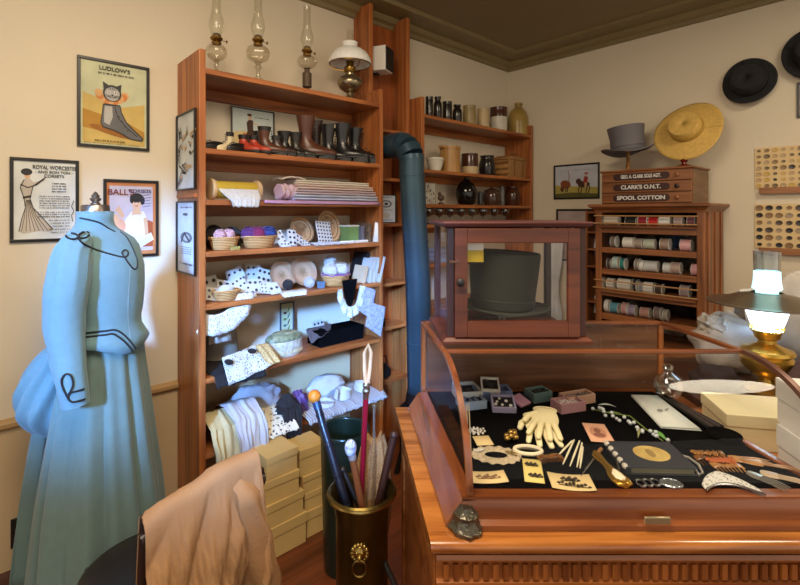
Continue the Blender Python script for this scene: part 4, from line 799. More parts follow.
for (z0, z1_, gl) in rows:
    g = MB(); g.bx(-W2+.04, W2-.04, -.010, .004, z1_, prev); g.build('rail', SPX, o, smooth=0, bevel=.003); prev = z0
    g = MB(); g.bx(-W2+.02, W2-.02, .004, D-.012, z0-.014, z0-.002); g.build('inner_shelf', SPX, o, smooth=0)
    if gl: g = MB(); g.bx(-W2+.04, W2-.04, -.002, .0, z0, z1_); g.build('glass_pane', DGLASS, o, smooth=0)
    else:
        for k, (yy, zz) in enumerate(((-.035, z0+.012), (-.02, z0+.06))):
            g = MB(); g.tube([(-W2-.005, yy, zz), (W2-.03, yy, zz)], .0045, 8); g.build('rod', mat('b58a5c', .35), o)
        g = MB(); g.bx(-W2+.03, W2-.04, -.035, 0, z0-.012, z0-.004); g.build('lip', SPX, o, smooth=0)
g = MB(); g.bx(-W2+.04, W2-.04, -.01, .004, .1, prev); g.build('lower_panel', SPX, o, smooth=0)
def roll(label, lx, z, w, R, m, yd=.06, side=None):
    q = thing('ribbon_roll', label, 'ribbon roll', (CXF+yd, CY-lx, z+R+.0005), -pi/2)
    g = MB(); g.at((0, 0, 0), 0, 0, pi/2).lathe([(R*.95, -w/2+.002), (R*.97, 0), (R*.95, w/2-.002)], 24); g.build('ribbon', m, q)
    for s in (-1, 1): g = MB(); g.at((s*(w/2-.001), 0, 0), 0, 0, pi/2).lathe([(R, -.001), (R, .001)], 24); g.build('flange', side or WHITE, q)
    return q
def lx_of(px, z):  # px on photo -> local x at 5 cm behind the face
    y = WX(px, 250, CXF+.05).y; return CY-y
RR = [  # row, px0, px1, colour, label
 (0, 599, 605, 'cfc9bd', 'pale roll at left end'), (0, 606, 619, 'd8cdb8', 'cream roll'), (0, 626, 637, '26262a', 'black roll'), (0, 639, 648, 'a02434', 'crimson roll'), (0, 649, 659, 'd42a2a', 'bright red roll'), (0, 660, 671, 'eeeeec', 'white roll'), (0, 675, 683, 'b9a2a0', 'rose-edged white roll'), (0, 688, 696, '7c4a5a', 'dark rose roll'),
 (1, 612, 617, '7d6f64', 'small brown roll'), (1, 624, 634, 'e6e4de', 'large white roll'), (1, 635, 643, 'a5968c', 'taupe roll'), (1, 645, 655, 'b8c0b0', 'grey green roll'), (1, 661, 670, 'a58a7c', 'pinkish brown roll'), (1, 681, 692, 'e0a8ac', 'white and pink roll'),
 (2, 608, 612, '4a4440', 'narrow dark roll'), (2, 614, 619, 'b7d0cc', 'pale mint roll'), (2, 621, 626, '2e7f7a', 'teal roll'), (2, 636, 640, '8a8278', 'thin grey roll'), (2, 641, 645, 'e4e4e0', 'thin white roll'), (2, 646, 658, 'c8cac8', 'wide silvery roll'), (2, 664, 671, 'd2d6d6', 'pale grey roll'), (2, 672, 681, 'ae968c', 'dusty brown roll'), (2, 692, 699, 'd8a0a8', 'small pink roll'),
 (3, 599, 604, 'c8beb0', 'beige roll'), (3, 608, 615, 'dcd6ca', 'ivory roll'), (3, 619, 632, 'e2ded4', 'wide ivory roll'), (3, 634, 638, '3c3436', 'thin black roll'), (3, 640, 644, '8f98a4', 'slate roll'), (3, 645, 654, 'e8e6e0', 'white roll by the dark disc'), (3, 656, 663, '4a3c34', 'dark brown roll'), (3, 681, 690, 'a08c8c', 'mauve roll'),
 (4, 606, 610, 'e0e0da', 'thin white roll'), (4, 611, 619, '5c9cb0', 'white and blue roll'), (4, 623, 628, 'c88c8c', 'salmon roll'), (4, 629, 636, '9c8cac', 'lilac roll'), (4, 641, 650, 'b88a80', 'old rose roll'), (4, 655, 662, '7c6c68', 'grey brown roll'), (4, 664, 668, '9a9488', 'thin stone roll'),
 (5, 609, 617, 'c8b8b8', 'pale pink roll'), (5, 620, 628, '2c5c70', 'petrol blue roll'), (5, 636, 645, '6c605c', 'dull brown roll')]
rn = ['top', 'second', 'third', 'fourth', 'fifth', 'lowest']
for r, p0, p1, col, lb in RR:
    z0, z1_, _g = rows[r]; h = z1_-z0; l0, l1 = lx_of(p0, 0), lx_of(p1, 0); R = min(h*.42, .042)*(.8 if (l1-l0) < .02 else 1)*random.uniform(.78, 1)
    roll(lb+' in the '+rn[r]+' row of the oak ribbon cabinet', (l0+l1)/2, z0-.002, max(.012, l1-l0), R, mat(col, .6, var=.06), yd=.055)
# three-drawer thread chest on top
o = thing('thread_chest', 'small three-drawer thread chest with lettered fronts on the ribbon cabinet', 'chest', (3.06, 1.115, 1.5405), -pi/2)
tw, td, th_ = .265, .3, .205; CHX = wood('9a623a', '75431f', 'x', rough=.4, knots=False)
g = MB(); g.bx(-tw, tw, .004, td, 0, th_); g.build('body', wood('8a6440', '6a4826', 'y', knots=False), o, smooth=0)
g = MB(); g.bx(-tw-.01, tw+.012, -.012, td+.004, th_, th_+.012); g.build('top', CHX, o, smooth=0, bevel=.004)
lets = ('GEO. A. CLARK SOLE AGT.', "CLARK'S O.N.T.", 'SPOOL COTTON')
for k in range(3):
    z0 = .006+(2-k)*.067; dr = MB(); dr.bx(-tw+.004, tw-.004, -.008, .005, z0, z0+.062); dr = dr.build('drawer', CHX, o, smooth=0, bevel=.003)
    g = MB(); zc = z0+.031; r = .021; x0, x1 = -.165, .125
    pts = [(x1+r*cos(t), zc+r*sin(t)) for t in [-pi/2+pi*i/10 for i in range(11)]]+[(x0+r*cos(t), zc+r*sin(t)) for t in [pi/2+pi*i/10 for i in range(11)]]
    g.plate(pts, -.0105, -.007); g.build('name_plate', mat('3a1a14', .4), dr, smooth=0)
    t = text(dr, lets[k], .034 if k else .03, mat('e6e2dc', .35), (-.02, -.0112, zc), xs=(.66, 1.0, 1.08)[k], off=.035)
    g = MB(); g.at((.185, -.009, zc), 0, pi/2).lathe([(.007, 0), (.012, .004), (.013, .01), (.008, .015), (.001, .016)], 16, c1=False); g.build('knob', mat('2a1a14', .4) if k == 1 else CHX, dr)
# ---------------------------------------------------------------- hats
zt = 1.5405+.217
def chx(px, X, z): q = WX(px, 200, X); return Vector((X, q.y, z))
c = chx(628, 3.2, zt); o = thing('top_hat', 'grey top hat on a turned stand atop the thread chest', 'hat', c+Vector((0, 0, .135)), -1.0)
k = mpp(c); FELT = mat('6f6b70', .8, var=.05, bump=.15, bs=150)
g = MB(); g.lathe([(.084, 0), (.078, .02), (.076, .06), (.083, .115), (.085, .125), (.001, .127)], 48, sy=1.12, c0=False, c1=False); cr_ = g.build('crown', FELT, o, solid=.003)
g = MB()
def brim(u_, v_, R0, R1, roll_, dip, sy):
    t = 2*pi*u_; r = R0+(R1-R0)*v_; return (r*cos(t), r*sy*sin(t), roll_*abs(cos(t))**1.5*v_**2-dip*abs(sin(t))**2*v_**2+.0)
g.grid(lambda a_, b_: brim(a_, b_, .082, .122, .022, .015, 1.15), 60, 6); g.build('brim', FELT, o, solid=.004)
g = MB(); g.lathe([(.0805, .002), (.082, .003), (.079, .026), (.077, .027)], 48, sy=1.12, c0=False, c1=False); g.build('hat_band', mat('4e4a50', .5), o)
o.rotation_euler = (.0, -.1, -1.0); o.scale = (1.32, 1.32, 1.28)
o = thing('hat_stand', 'turned brass-coloured wooden stand beneath the grey top hat', 'hat stand', c+Vector((0, 0, .0)), 0); TW = wood('b5823c', '7a4c1c', 'z', knots=False)
g = MB(); g.lathe([(.05, 0), (.05, .006), (.042, .012), (.012, .016), (.009, .03), (.014, .04), (.008, .05), (.013, .062), (.008, .074), (.013, .086), (.008, .10), (.012, .115), (.008, .122), (.02, .13), (.02, .135)], 24); g.build('turned_post', TW, o)
c = chx(684, 3.17, zt); o = thing('hat_stand', 'glossy red turned stand beneath the wide straw hat', 'hat stand', c, 0); RW = mat('6e2014', .2)
g = MB(); g.lathe([(.055, 0), (.05, .008), (.03, .016), (.014, .022), (.012, .03), (.022, .045), (.012, .06), (.014, .07)], 28); g.build('turned_post', RW, o)
# straw hat, tilted toward the viewer
o = thing('straw_hat', 'wide brimmed straw boater hat tilted toward viewer on the red stand', 'hat', (0, 0, 0)); ST = mat('d8b05c', .7, var=.1, vs=60, bump=.3, bs=300)
c = WX(684, 125, 3.17); o.location = c; 
tv = (Vector((0, 0, H))-c).normalized(); up = (tv*.80+Vector((0, 0, .62))+Vector((-.739, .674, 0))*.42).normalized(); o.rotation_euler = up.to_track_quat('Z', 'Y').to_euler()
g = MB(); g.grid(lambda a_, b_: ((.085+.105*b_)*cos(2*pi*a_), (.085+.115*b_)*1.0*sin(2*pi*a_), -.05+.012*sin(4*pi*a_+1)*b_**2-.015*b_), 72, 8); g.build('brim', ST, o, solid=.004)
g = MB(); g.lathe([(.09, -.05), (.087, -.02), (.085, .012), (.08, .02), (.05, .022), (.001, .021)], 48, c0=False, c1=False); g.build('crown', ST, o, solid=.003)
g = MB(); g.lathe([(.0915, -.048), (.0925, -.047), (.0895, -.022), (.0885, -.021)], 48, c0=False, c1=False); g.build('hat_band', mat('b8923f', .5), o)
BF = mat('1a191c', .85, var=.1, bump=.3, bs=120)
def wallhat(label, px, py, r, rz):
    c = WX(px, py, XB-.06); o = thing('felt_hat', label, 'hat', c); o.rotation_euler = (0, -pi/2, 0); o.rotation_euler = (Matrix.Rotation(0, 3, 'Z') @ Matrix.Rotation(-pi/2+.12, 3, 'Y') @ Matrix.Rotation(rz, 3, 'Z')).to_euler()
    g = MB(); g.grid(lambda a_, b_: ((r*.62+r*.38*b_)*cos(2*pi*a_), (r*.62+r*.38*b_)*.9*sin(2*pi*a_)*1.1, -.03+.02*abs(cos(2*pi*a_))**2*b_), 60, 6); g.build('brim', BF, o, solid=.005)
    g = MB(); g.lathe([(r*.66, -.03), (r*.64, .0), (r*.6, .035), (r*.5, .055), (r*.3, .058), (.001, .045)], 44, c0=False, c1=False); g.build('crown', BF, o, solid=.004)
    g = MB(); g.lathe([(r*.665, -.028), (r*.675, -.027), (r*.665, -.005), (r*.645, -.004)], 44, c0=False, c1=False); g.build('hat_band', mat('0f0e10', .4), o); return o
wallhat('black round felt hat hung alone on the right wall', 748, 80, .135, .3); wallhat('black felt hat cut off by the right picture edge', 816, 50, .15, 1.2)
w, h, c = wh(797, 835, 80, 116, XB, WX); picture('framed_picture', 'dark-framed picture partly visible at the right edge under a black hat', c, w, h, -pi/2, art_tile, fw=.012)
# ---------------------------------------------------------------- button cards on wall B
def bcard(label, p0, p1, v0, v1, nu, nv, cols, tilt, ledge):
    w, h, c = wh(p0, p1, v0, v1, XB, WX); o = thing('button_display_card', label, 'button card', c-Vector((.002, 0, 0)), -pi/2); o.rotation_euler = (0, 0, -pi/2)
    g = MB(); g.bx(-w/2, w/2, -.004, 0, -h/2, h/2); g.build('backing_card', mat('dcbf8e', .8, var=.03), o, smooth=0)
    ms = [mat(q, .35) for q in cols]; protos = []
    for m in ms:
        b = MB(); b.at((0, 0, 0), 0, pi/2).lathe([(.011, 0), (.0125, .002), (.0115, .005), (.007, .0045), (.001, .004)], 14, c1=False); q = b.build('button', m, o); protos.append(q)
    used = set(); s = min(w/nu, h/nv)/.033
    for i in range(nu):
        for j in range(nv):
            k = random.randrange(len(ms)); q = protos[k]
            if k in used: q = q.copy(); COL.objects.link(q)
            used.add(k); q.location = (-w/2+w*(i+.5)/nu, -.004, -h/2+h*(j+.5)/nv); f = s*random.uniform(.6, 1.0); q.scale = (f*1.2, f, f)
    for k, q in enumerate(protos):
        if k not in used: bpy.data.objects.remove(q)
    o2 = thing('wooden_ledge', ledge, 'ledge', c-Vector((0, 0, h/2+.001)), -pi/2); g = MB(); g.bx(-w*.42, w*.5, -.03, -.001, -.012, -.0); g.bx(-w*.42, w*.5, -.034, -.026, -.03, .006); g.build('ledge_board', wood('a06a40', '7a4626', 'x', knots=False), o2, smooth=0, bevel=.002)
random.seed(21)
bcard('tan card of small assorted buttons, upper of two on the right wall', 754, 822, 146, 188, 8, 7, ('6e5a38', 'c9a54e', '2c2622', 'b89a70', '8a6a3c'), 0, 'wooden ledge under the upper button card')
bcard('tan card of large oval buttons, lower of two on the right wall', 754, 815, 204, 249, 6, 6, ('2a2424', '8a6a44', '1c1a1c', 'a08c74', '4a3c34'), 0, 'wooden ledge under the lower button card')
# rack behind the hat case, left of cabinet
o = thing('wall_rack', 'open wooden pigeonhole rack on the right wall left of the ribbon cabinet', 'rack', (XB-.2, 1.5, .6), -pi/2)
g = MB(); g.bx(-.07, -.055, 0, .19, 0, .9).bx(.055, .07, 0, .19, 0, .9); g.build('side_panel', SPZ, o, smooth=0)
for z in (.0, .25, .5, .62, .74, .88): g = MB(); g.bx(-.055, .055, 0, .19, z, z+.012); g.build('shelf', SPX, o, smooth=0)
g = MB(); g.bx(-.055, .055, .18, .19, 0, .9); g.build('back_panel', mat('3a2418', .8), o, smooth=0)
# ---------------------------------------------------------------- counter and curved glass case
def KM(sh, v0): return Matrix(((ca, -sh*ca+sa, 0, sh*v0*ca), (-sa, sh*sa+ca, 0, -sh*v0*sa), (0, 0, 1, 0), (0, 0, 0, 1)))
KT = KM(.12, 1.0)
def KB(): g = MB(); g.T = KT.copy(); return g
o = thing('shop_counter', 'long oak shop counter with dentil moulding under its rounded top', 'counter', cr(.7, 1.3, 0), YAW)
g = KB(); g.bx(.085, 1.5, 1.0, 1.63, 0, .765); g.build('body', OAKX, o, world=True, smooth=0)
g = KB(); n = 8
g.rings([[(x, v, z) for v, z in [(1.65, .772), (1.65, .80)]+[(.985-.014*sin(t)-.0, .786+.014*cos(t)) for t in [pi*i/8 for i in range(9)]]] for x in (.061, 1.52)]); g.build('countertop', wood('c07a3a', '7f4218', 'x', rough=.22, s=30, coat=.6), o, world=True, smooth=50)
g = KB(); g.rings([[(x, v, z) for v, z in [(1.0, .766), (.985, .766), (.982, .757), (.986, .75), (.992, .748), (.992, .712), (.984, .708), (.984, .697), (1.0, .695)]] for x in (.075, 1.5)]); g.build('moulding', OAKX, o, world=True)
g = KB()
x = .09
while x < 1.45: g.bx(x, x+.011, .984, .993, .714, .746); x += .021
g.build('dentil_band', OAKZ, o, world=True, smooth=0)
for a, b_ in ((.10, .52), (.56, .98), (1.02, 1.46)):
    g = KB(); g.bx(a, b_, .988, 1.0, .08, .1).bx(a, b_, .988, 1.0, .62, .67).bx(a, a+.04, .988, 1.0, .1, .62).bx(b_-.04, b_, .988, 1.0, .1, .62); g.build('front_panel', OAKX, o, world=True, smooth=0, bevel=.003)
g = KB(); g.bx(.078, .085, 1.03, 1.08, .06, .76).bx(.078, .085, 1.56, 1.61, .06, .76).bx(.078, .085, 1.08, 1.56, .06, .14).bx(.078, .085, 1.08, 1.56, .68, .76); g.build('side_frame', OAKY, o, world=True, smooth=0, bevel=.002)
# case
U0, U1, VB, VF = .150, .985, 1.62, 1.02; ZD = .868
o = thing('display_case', 'curved glass showcase of jewellery with black velvet deck on the counter', 'display case', cr(.55, 1.3, .8005), YAW); CW = wood('9a5a32', '6a3519', 'x', rough=.25, knots=False, coat=.4); CWY = wood('9a5a32', '6a3519', 'y', rough=.25, knots=False, coat=.4)
def prf(t, off=0): a = t*pi/2; return (1.286-(.261+off)*cos(a), ZD+.002+(.238+off)*sin(a))
g = KB(); g.rings([[(x, v, z) for v, z in [(VF+.03, .801), (VF-.012, .801), (VF-.012, .812), (VF-.002, .82), (VF-.004, .85), (VF, .858), (VF, .868), (VF+.03, .868)]] for x in (U0-.012, U1+.012)]); g.build('front_rail', CW, o, world=True)
for x in (U0, U1-.02): g = KB(); g.rings([[(x-.048 if x == U0 else x, v, .801), (x-.048 if x == U0 else x, v, .812), (x-.012 if x == U0 else x, v, .866), (x+.02, v, .866), (x+.02, v, .801)] for v in (VF+.03 if x > U0 else VF+.0, VB)]); g.build('side_rail', CWY, o, world=True, smooth=0, bevel=.003)
g = KB(); g.bx(U0, U1, VB, VB+.02, .801, .875); g.build('rear_rail', CW, o, world=True, smooth=0)
g = KB(); g.bx(U0+.0205, U1-.035, VF+.031, VB-.001, .84, ZD); g.build('velvet_deck', VELVET, o, world=True, smooth=0)
g = KB(); g.grid(lambda a_, b_: (U0+.012+(U1-U0-.024)*a_, prf(b_)[0], prf(b_)[1]), 2, 20); g.build('curved_glass', DGLASS, o, world=True, smooth=80)
g = KB(); g.add([(U0+.01, 1.29, 1.108), (U1-.01, 1.29, 1.108), (U1-.01, VB, 1.108), (U0+.01, VB, 1.108)], [(0, 1, 2, 3)]); g.build('top_glass', DGLASS, o, world=True, smooth=0)
for x in (U0+.006, U1-.006):
    g = KB(); P = [prf(i/16) for i in range(17)]+[(VB, 1.108), (VB, .862)]; g.add([(x, v, z) for v, z in P], [tuple(range(len(P)))]); g.build('end_glass', DGLASS, o, world=True, smooth=0)
    g = KB(); g.rings([[(x-.007, *prf(i/20, .004)), (x+.007, *prf(i/20, .004)), (x+.007, *prf(i/20, -.008)), (x-.007, *prf(i/20, -.008))] for i in range(21)]); g.build('curved_strip', CWY if x < .5 else mat('6f4a3c', .3, .3), o, world=True, smooth=50)
    g = KB(); g.bx(x-.008, x+.008, 1.28, VB+.01, 1.1, 1.1115); g.build('top_rail', CWY, o, world=True, smooth=0, bevel=.002)
    g = KB(); g.bx(x-.008, x+.008, VB-.004, VB+.012, .875, 1.1); g.build('rear_post', OAKZ, o, world=True, smooth=0, bevel=.002)
g = KB(); g.bx(U0, U1, 1.28, 1.294, 1.1, 1.1115); g.build('front_top_rail', CW, o, world=True, smooth=0, bevel=.003)
g = KB(); g.bx(U0+.018, U1-.018, VB+.001, VB+.008, .876, 1.099); g.build('back_panel', wood('7a5238', '4e3020', 'x', rough=.3, knots=False), o, world=True, smooth=0)
g = KB(); g.bx(U0, U1, VB-.008, VB+.01, 1.1, 1.1115); g.build('back_top_rail', CW, o, world=True, smooth=0, bevel=.002)
for du, r_ in ((.010, 0), (.017, 0)): g = KB(); g.tube([(U0+du+.006, VF+.035+du*.6, .869), (U0+du+.006, VF+.06+du, 1.04)], .0016, 6); g.build('thin_rod', mat('c9b48c', .3, .6), o, world=True)
g = KB(); g.lathe([(.034, 0), (.036, .008), (.030, .014), (.024, .026), (.026, .036), (.018, .043), (.014, .05), (.001, .052)], 20, c=(U0-.006, VF-.006, .8012), flute=.08, nf=8); g.build('corner_mount', mat('6f6a5c', .3, .9, bump=.8, bs=120), o, world=True)
p_ = Wz(657, 520, .83); g = KB(); 
g = MB(); g.at(W(657, 520, 1.004), YAW).bx(-.028, .028, -.004, .002, -.008, .008); q = g.build('maker_plate', mat('b5a684', .35, .8), o, world=True, bevel=.002)
# ---------------------------------------------------------------- hat case on top
ZB = 1.1125; V0, V1_, A0, A1 = 1.345, 1.62, .136, .535; ZT = 1.462
HT = KM(.065, 1.35)
def HB(): g = MB(); g.T = HT.copy(); return g
o = thing('hat_case', 'small mahogany glass-fronted cabinet holding a top hat, on the showcase', 'cabinet', cr(.33, 1.48, ZB), YAW)
g = HB(); g.rings([[(A0-e, V0-e, z), (A1+e, V0-e, z), (A1+e, V1_+e, z), (A0-e, V1_+e, z)] for e, z in ((.014, ZB), (.014, ZB+.008), (.006, ZB+.016), (.0, ZB+.018))]); g.build('base', MAHX, o, world=True, smooth=0)
g = HB(); g.rings([[(A0-e, V0-e, z), (A1+e, V0-e, z), (A1+e, V1_+e, z), (A0-e, V1_+e, z)] for e, z in ((.0, ZT-.018), (.012, ZT-.013), (.016, ZT-.004), (.012, ZT))]); g.build('top', wood('6b3d3c', '3f2224', 'x', knots=False), o, world=True, smooth=0)
for (a, b_, c_, d) in ((A0, A0+.02, V0, V0+.02), (A1-.02, A1, V0, V0+.02), (A0, A0+.02, V1_-.02, V1_), (A1-.02, A1, V1_-.02, V1_)):
    g = HB(); g.bx(a, b_, c_, d, ZB+.018, ZT-.018); g.build('corner_post', wood('4a2620', '2a1612', 'z', knots=False), o, world=True, smooth=0, bevel=.002)
dr = HB(); x0, x1, z0, z1_ = A0+.02, A1-.021, ZB+.019, ZT-.019
dr.bx(x0, x0+.036, V0-.012, V0+.004, z0, z1_).bx(x1-.034, x1, V0-.012, V0+.004, z0, z1_).bx(x0+.036, x1-.034, V0-.012, V0+.004, z0, z0+.046).bx(x0+.036, x1-.034, V0-.012, V0+.004, z1_-.042, z1_); dr = dr.build('door', MAHX, o, world=True, smooth=0, bevel=.002)
g = HB(); g.bx(x0+.036, x1-.034, V0-.004, V0-.002, z0+.046, z1_-.042); g.build('glass_pane', DGLASS, dr, world=True, smooth=0)
g = MB(); g.at(W(460, 282, V0-.012), YAW, pi/2).lathe([(.005, 0), (.005, .006), (.011, .01), (.012, .017), (.008, .021), (.001, .022)], 18, c1=False); g.build('knob', BLK, dr, world=True)
g = HB(); g.bx(x0-.016, x0+.012, V0-.016, V0-.012, 1.345, 1.352); g.build('latch', mat('7a5a4c', .3, .8), dr, world=True, smooth=0)
for nm, q in (('side_glass', (A0+.008, A0+.010, V0+.02, V1_-.02)), ('side_glass', (A1-.010, A1-.008, V0+.02, V1_-.02)), ('back_glass', (A0+.02, A1-.02, V1_-.01, V1_-.008))):
    g = HB(); g.bx(*q, ZB+.018, ZT-.018); g.build(nm, DGLASS, o, world=True, smooth=0)
g = HB(); g.bx(A0+.02, A1-.02, V1_-.014, V1_-.002, ZB+.018, ZB+.04); g.build('back_rail', MAHX, o, world=True, smooth=0)
# hat
c = cr(.322, 1.475, 1.192); OL = mat('26281f', .8, var=.08)
o = thing('top_hat', 'large dark olive top hat inside the mahogany glass cabinet', 'hat', c, YAW); o.rotation_euler = (0, .05, YAW)
g = MB(); g.lathe([(.096, .0), (.098, .03), (.104, .10), (.109, .165), (.107, .172), (.001, .174)], 56, sy=1.0, c0=False, c1=False); g.build('crown', OL, o, solid=.003)
g = MB(); g.grid(lambda a_, b_: ((.094+.046*b_)*cos(2*pi*a_)*1.08, (.094+.04*b_)*.92*sin(2*pi*a_), .012*abs(cos(2*pi*a_))*b_**2*1.2-.006*b_), 64, 6); g.build('brim', OL, o, solid=.004)
g = MB(); g.lathe([(.0985, .004), (.0995, .005), (.1015, .03), (.1005, .031)], 56, c0=False, c1=False); g.build('hat_band', mat('1f211a', .5), o)
o = thing('hat_stand', 'short clear glass stand under the dark olive top hat', 'hat stand', cr(.322, 1.475, ZB+.0185)); g = MB(); g.lathe([(.03, 0), (.03, .004), (.008, .01), (.012, .022), (.008, .034), (.02, .048), (.022, .052)], 20); g.build('stem', GG, o)
o = thing('display_tag', 'yellow and white card tag hanging inside the hat cabinet door', 'tag', W(474, 262, 1.365), YAW)
g = MB(); g.bx(-.030, .028, 0, .001, 0, .034); g.build('yellow_card', mat('dcbf2c', .6), o, smooth=0); g = MB(); g.bx(-.018, .028, .0011, .002, .030, .062); g.build('white_card', WHITE, o, smooth=0)
# ---------------------------------------------------------------- jewellery and notions on the deck
ZC0 = ZD+.0006
def dk(px, py, z=ZC0): return W(px, 0, 1)*0+cr((px-CX)/FP*min(1.565, (H-z)*FP/(py-HY)), min(1.565, (H-z)*FP/(py-HY)), z)
def jbox(label, px, py, w, d, h, rz, m, inn=BG, tilt=0, name='jewellery_box', things=0, tm=None, base=0):
    o = thing(name, label, 'box', dk(px, py)+Vector((0, 0, base)), YAW+rz); o.rotation_euler = (tilt, 0, YAW+rz); t = .004; lift = w*0
    g = MB(); g.bx(-w/2, w/2, -d/2, -d/2+t, 0, h).bx(-w/2, w/2, d/2-t, d/2, 0, h).bx(-w/2, -w/2+t, -d/2+t, d/2-t, 0, h).bx(w/2-t, w/2, -d/2+t, d/2-t, 0, h).bx(-w/2+t, w/2-t, -d/2+t, d/2-t, 0, .003); g.build('tray', m, o, smooth=0)
    g = MB(); g.bx(-w/2+t, w/2-t, -d/2+t, d/2-t, .003, h*.7); q = g.build('lining', inn, o, smooth=0)
    if things:
        random.seed(things+int(px))
        for k in range(things):
            g = MB(); r = random.uniform(.0035, .0055); g.ball(((random.uniform(-.36, .36))*w, random.uniform(-.36, .36)*d, h*.7+r*.4), (r, r, r*.6), 8, 5); g.build('bead', tm or WHITE, q)
    return o
LAV = mat('b0abce', .6, var=.05); BLU = mat('7e93c0', .5); 
BB = mat('3b3f44', .3)
jbox('cream tray box of black beads, leftmost at the back of the showcase', 467, 388, .066, .075, .03, .15, mat('d5d2c2', .6), things=14, tm=BB)
jbox('small white box with dark beads atop the blue box', 490, 386, .05, .05, .02, -.1, WHITE, things=8, tm=BB, base=.028, tilt=.35)
jbox('blue patterned lidless box under the small white bead box', 492, 394, .10, .05, .026, .1, BLU, inn=mat('5a6c9c', .6))
jbox('small glassy blue box in front of the cream tray box', 471, 406, .068, .05, .022, .25, mat('9fb2c8', .25), things=12, tm=mat('7c8ca8', .3))
jbox('lavender box holding white buttons on black', 503, 408, .06, .055, .022, -.08, LAV, things=6, tm=WHITE, tilt=.25)
jbox('dark green beaded box at the back centre of the showcase', 538, 399, .06, .045, .026, .35, mat('5f7a78', .5), things=14, tm=mat('1c2a26', .4))
jbox('peach oblong box lined with grey, back right of centre', 577, 402, .09, .038, .024, .35, mat('d5a88c', .6), inn=mat('6f6660', .8), things=6, tm=mat('8c8078', .5))
o = jbox('pink box piled with pearly lace beads, before the peach box', 568, 409, .075, .045, .024, .3, mat('b9898c', .6), inn=mat('c4b0ac', .8), things=24, tm=mat('d0c0bc', .4))
g = MB(); g.at(dk(520, 404)+Vector((0, 0, .008)), YAW+.7, .35).bx(-.026, .026, -.025, .025, 0, .008); tag(g.build('box_lid', mat('b9849c', .6), bevel=.002), 'pink box lid leaning between lavender and green boxes', 'lid')
# gloves: cream glove with five fingers, pair stacked
def glove(label, c, rz, m, L=.125, dz=0):
    o = thing('glove', label, 'glove', c, YAW+rz, 'pair of cream gloves'); g = MB()
    rs = []
    for i in range(9):
        t = i/8; w = .021+.006*sin(t*pi*.8)+(.003 if t < .1 else 0); y = .0+L*.52*(1-t) ; h = .006
        rs.append([(w*cos(q), y, h+.006*sin(q)) for q in [2*pi*j/14 for j in range(14)]])
    g.rings(rs)
    for k, (x, a, l, r) in enumerate(((-.020, -.28, .040, .0058), (-.0075, -.09, .052, .0062), (.0055, .07, .054, .0062), (.018, .22, .047, .006))):
        g.tube([(x*.9, .012, .006), (x+sin(a)*l*.5, -l*.5, .007), (x+sin(a)*l, -l, .005), (x+sin(a)*(l+.003), -l-.004, .005)], [r, r, r*.85, r*.3], 10)
    g.tube([(-.018, .045, .006), (-.034, .028, .007), (-.040, .008, .006), (-.0405, .004, .006)], [.007, .0068, .0055, .002], 10)
    g.build('glove_body', m, o, smooth=60); g = MB(); g.tube([(.024*cos(q), L*.52, .0065+.0075*sin(q)) for q in [2*pi*j/20 for j in range(20)]], .0018, 6, True); g.build('cuff', m, o); return o
GL = mat('e8deb4', .8, var=.05, bump=.2, bs=200)
glove('cream kid glove lying flat, lower of the overlapping pair', dk(541, 434), -.12, GL); q = glove('cream kid glove on top of the overlapping pair', dk(545, 432)+Vector((0, 0, .0135)), -.3, mat('e2d6a8', .8, var=.05, bump=.2, bs=200))
def flat(name, label, cat, px, py, w, d, rz, m, h=.0012, z=ZC0, bend=0, group=None):
    o = thing(name, label, cat, dk(px, py)+Vector((0, 0, z-ZC0)), YAW+rz, group); g = MB(); g.grid(lambda a_, b_: ((a_-.5)*w, (b_-.5)*d, h+bend*(2*a_-1)**2), 10, 2); g.build('card', m, o, solid=h); return o
def brooch(o, x, y, L, m, rz=0, z=.003):
    g = MB(); g.at((x, y, z), rz)
    for k in range(9): t = (k/8-.5); g.ball((t*L, .003*sin(k*2.1), .001), (.0035, .003*(1.4-abs(t)*1.6), .0022), 8, 5)
    g.tube([(-L/2, -.004, .0005), (L/2, -.004, .0005)], .0007, 5); return g.build('pin', m, o)
TC = mat('d8c08a', .8, var=.05); YC = mat('ddc878', .8, var=.05); DM = mat('4a3f34', .35, .6); SIL = mat('b9bcc0', .25, 1, .1); PE = mat('d8d2c4', .3)
o = flat('jewellery_card', 'tan card with a long bar pin, front left corner of showcase', 'card', 488, 478, .075, .03, .05, TC, bend=.003); brooch(o, 0, 0, .045, mat('8c6a4c', .4))
o = flat('jewellery_card', 'yellow upright card with two dark brooches, front left area', 'card', 533, 471, .045, .068, -.2, YC); brooch(o, -.002, .016, .026, DM); brooch(o, .004, -.016, .028, DM)
o = flat('jewellery_card', 'cream curled card with filigree bar brooch, front centre', 'card', 571, 483, .08, .04, -.12, TC, bend=.004); brooch(o, 0, .006, .03, DM); brooch(o, .003, -.008, .055, DM, -.1, .004)
o = flat('jewellery_card', 'small tan card behind the oval lace doily', 'card', 483, 441, .038, .032, .1, TC)
o = flat('portrait_card', 'peach card with an oval lady portrait, centre of the showcase', 'card', 598, 433, .048, .07, -.16, mat('dca888', .8, var=.03)); 
g = MB(); g.lathe([(.017, .0022), (.001, .0024)], 24, c1=False, sy=1.3); q = g.build('portrait', mat('c08a6c', .8), o); g = MB(); g.ball((0, .006, .0026), (.007, .009, .0008), 12, 6).ball((0, -.010, .0026), (.012, .008, .0008), 12, 6); g.build('sketch', mat('8a5a4a', .8), q)
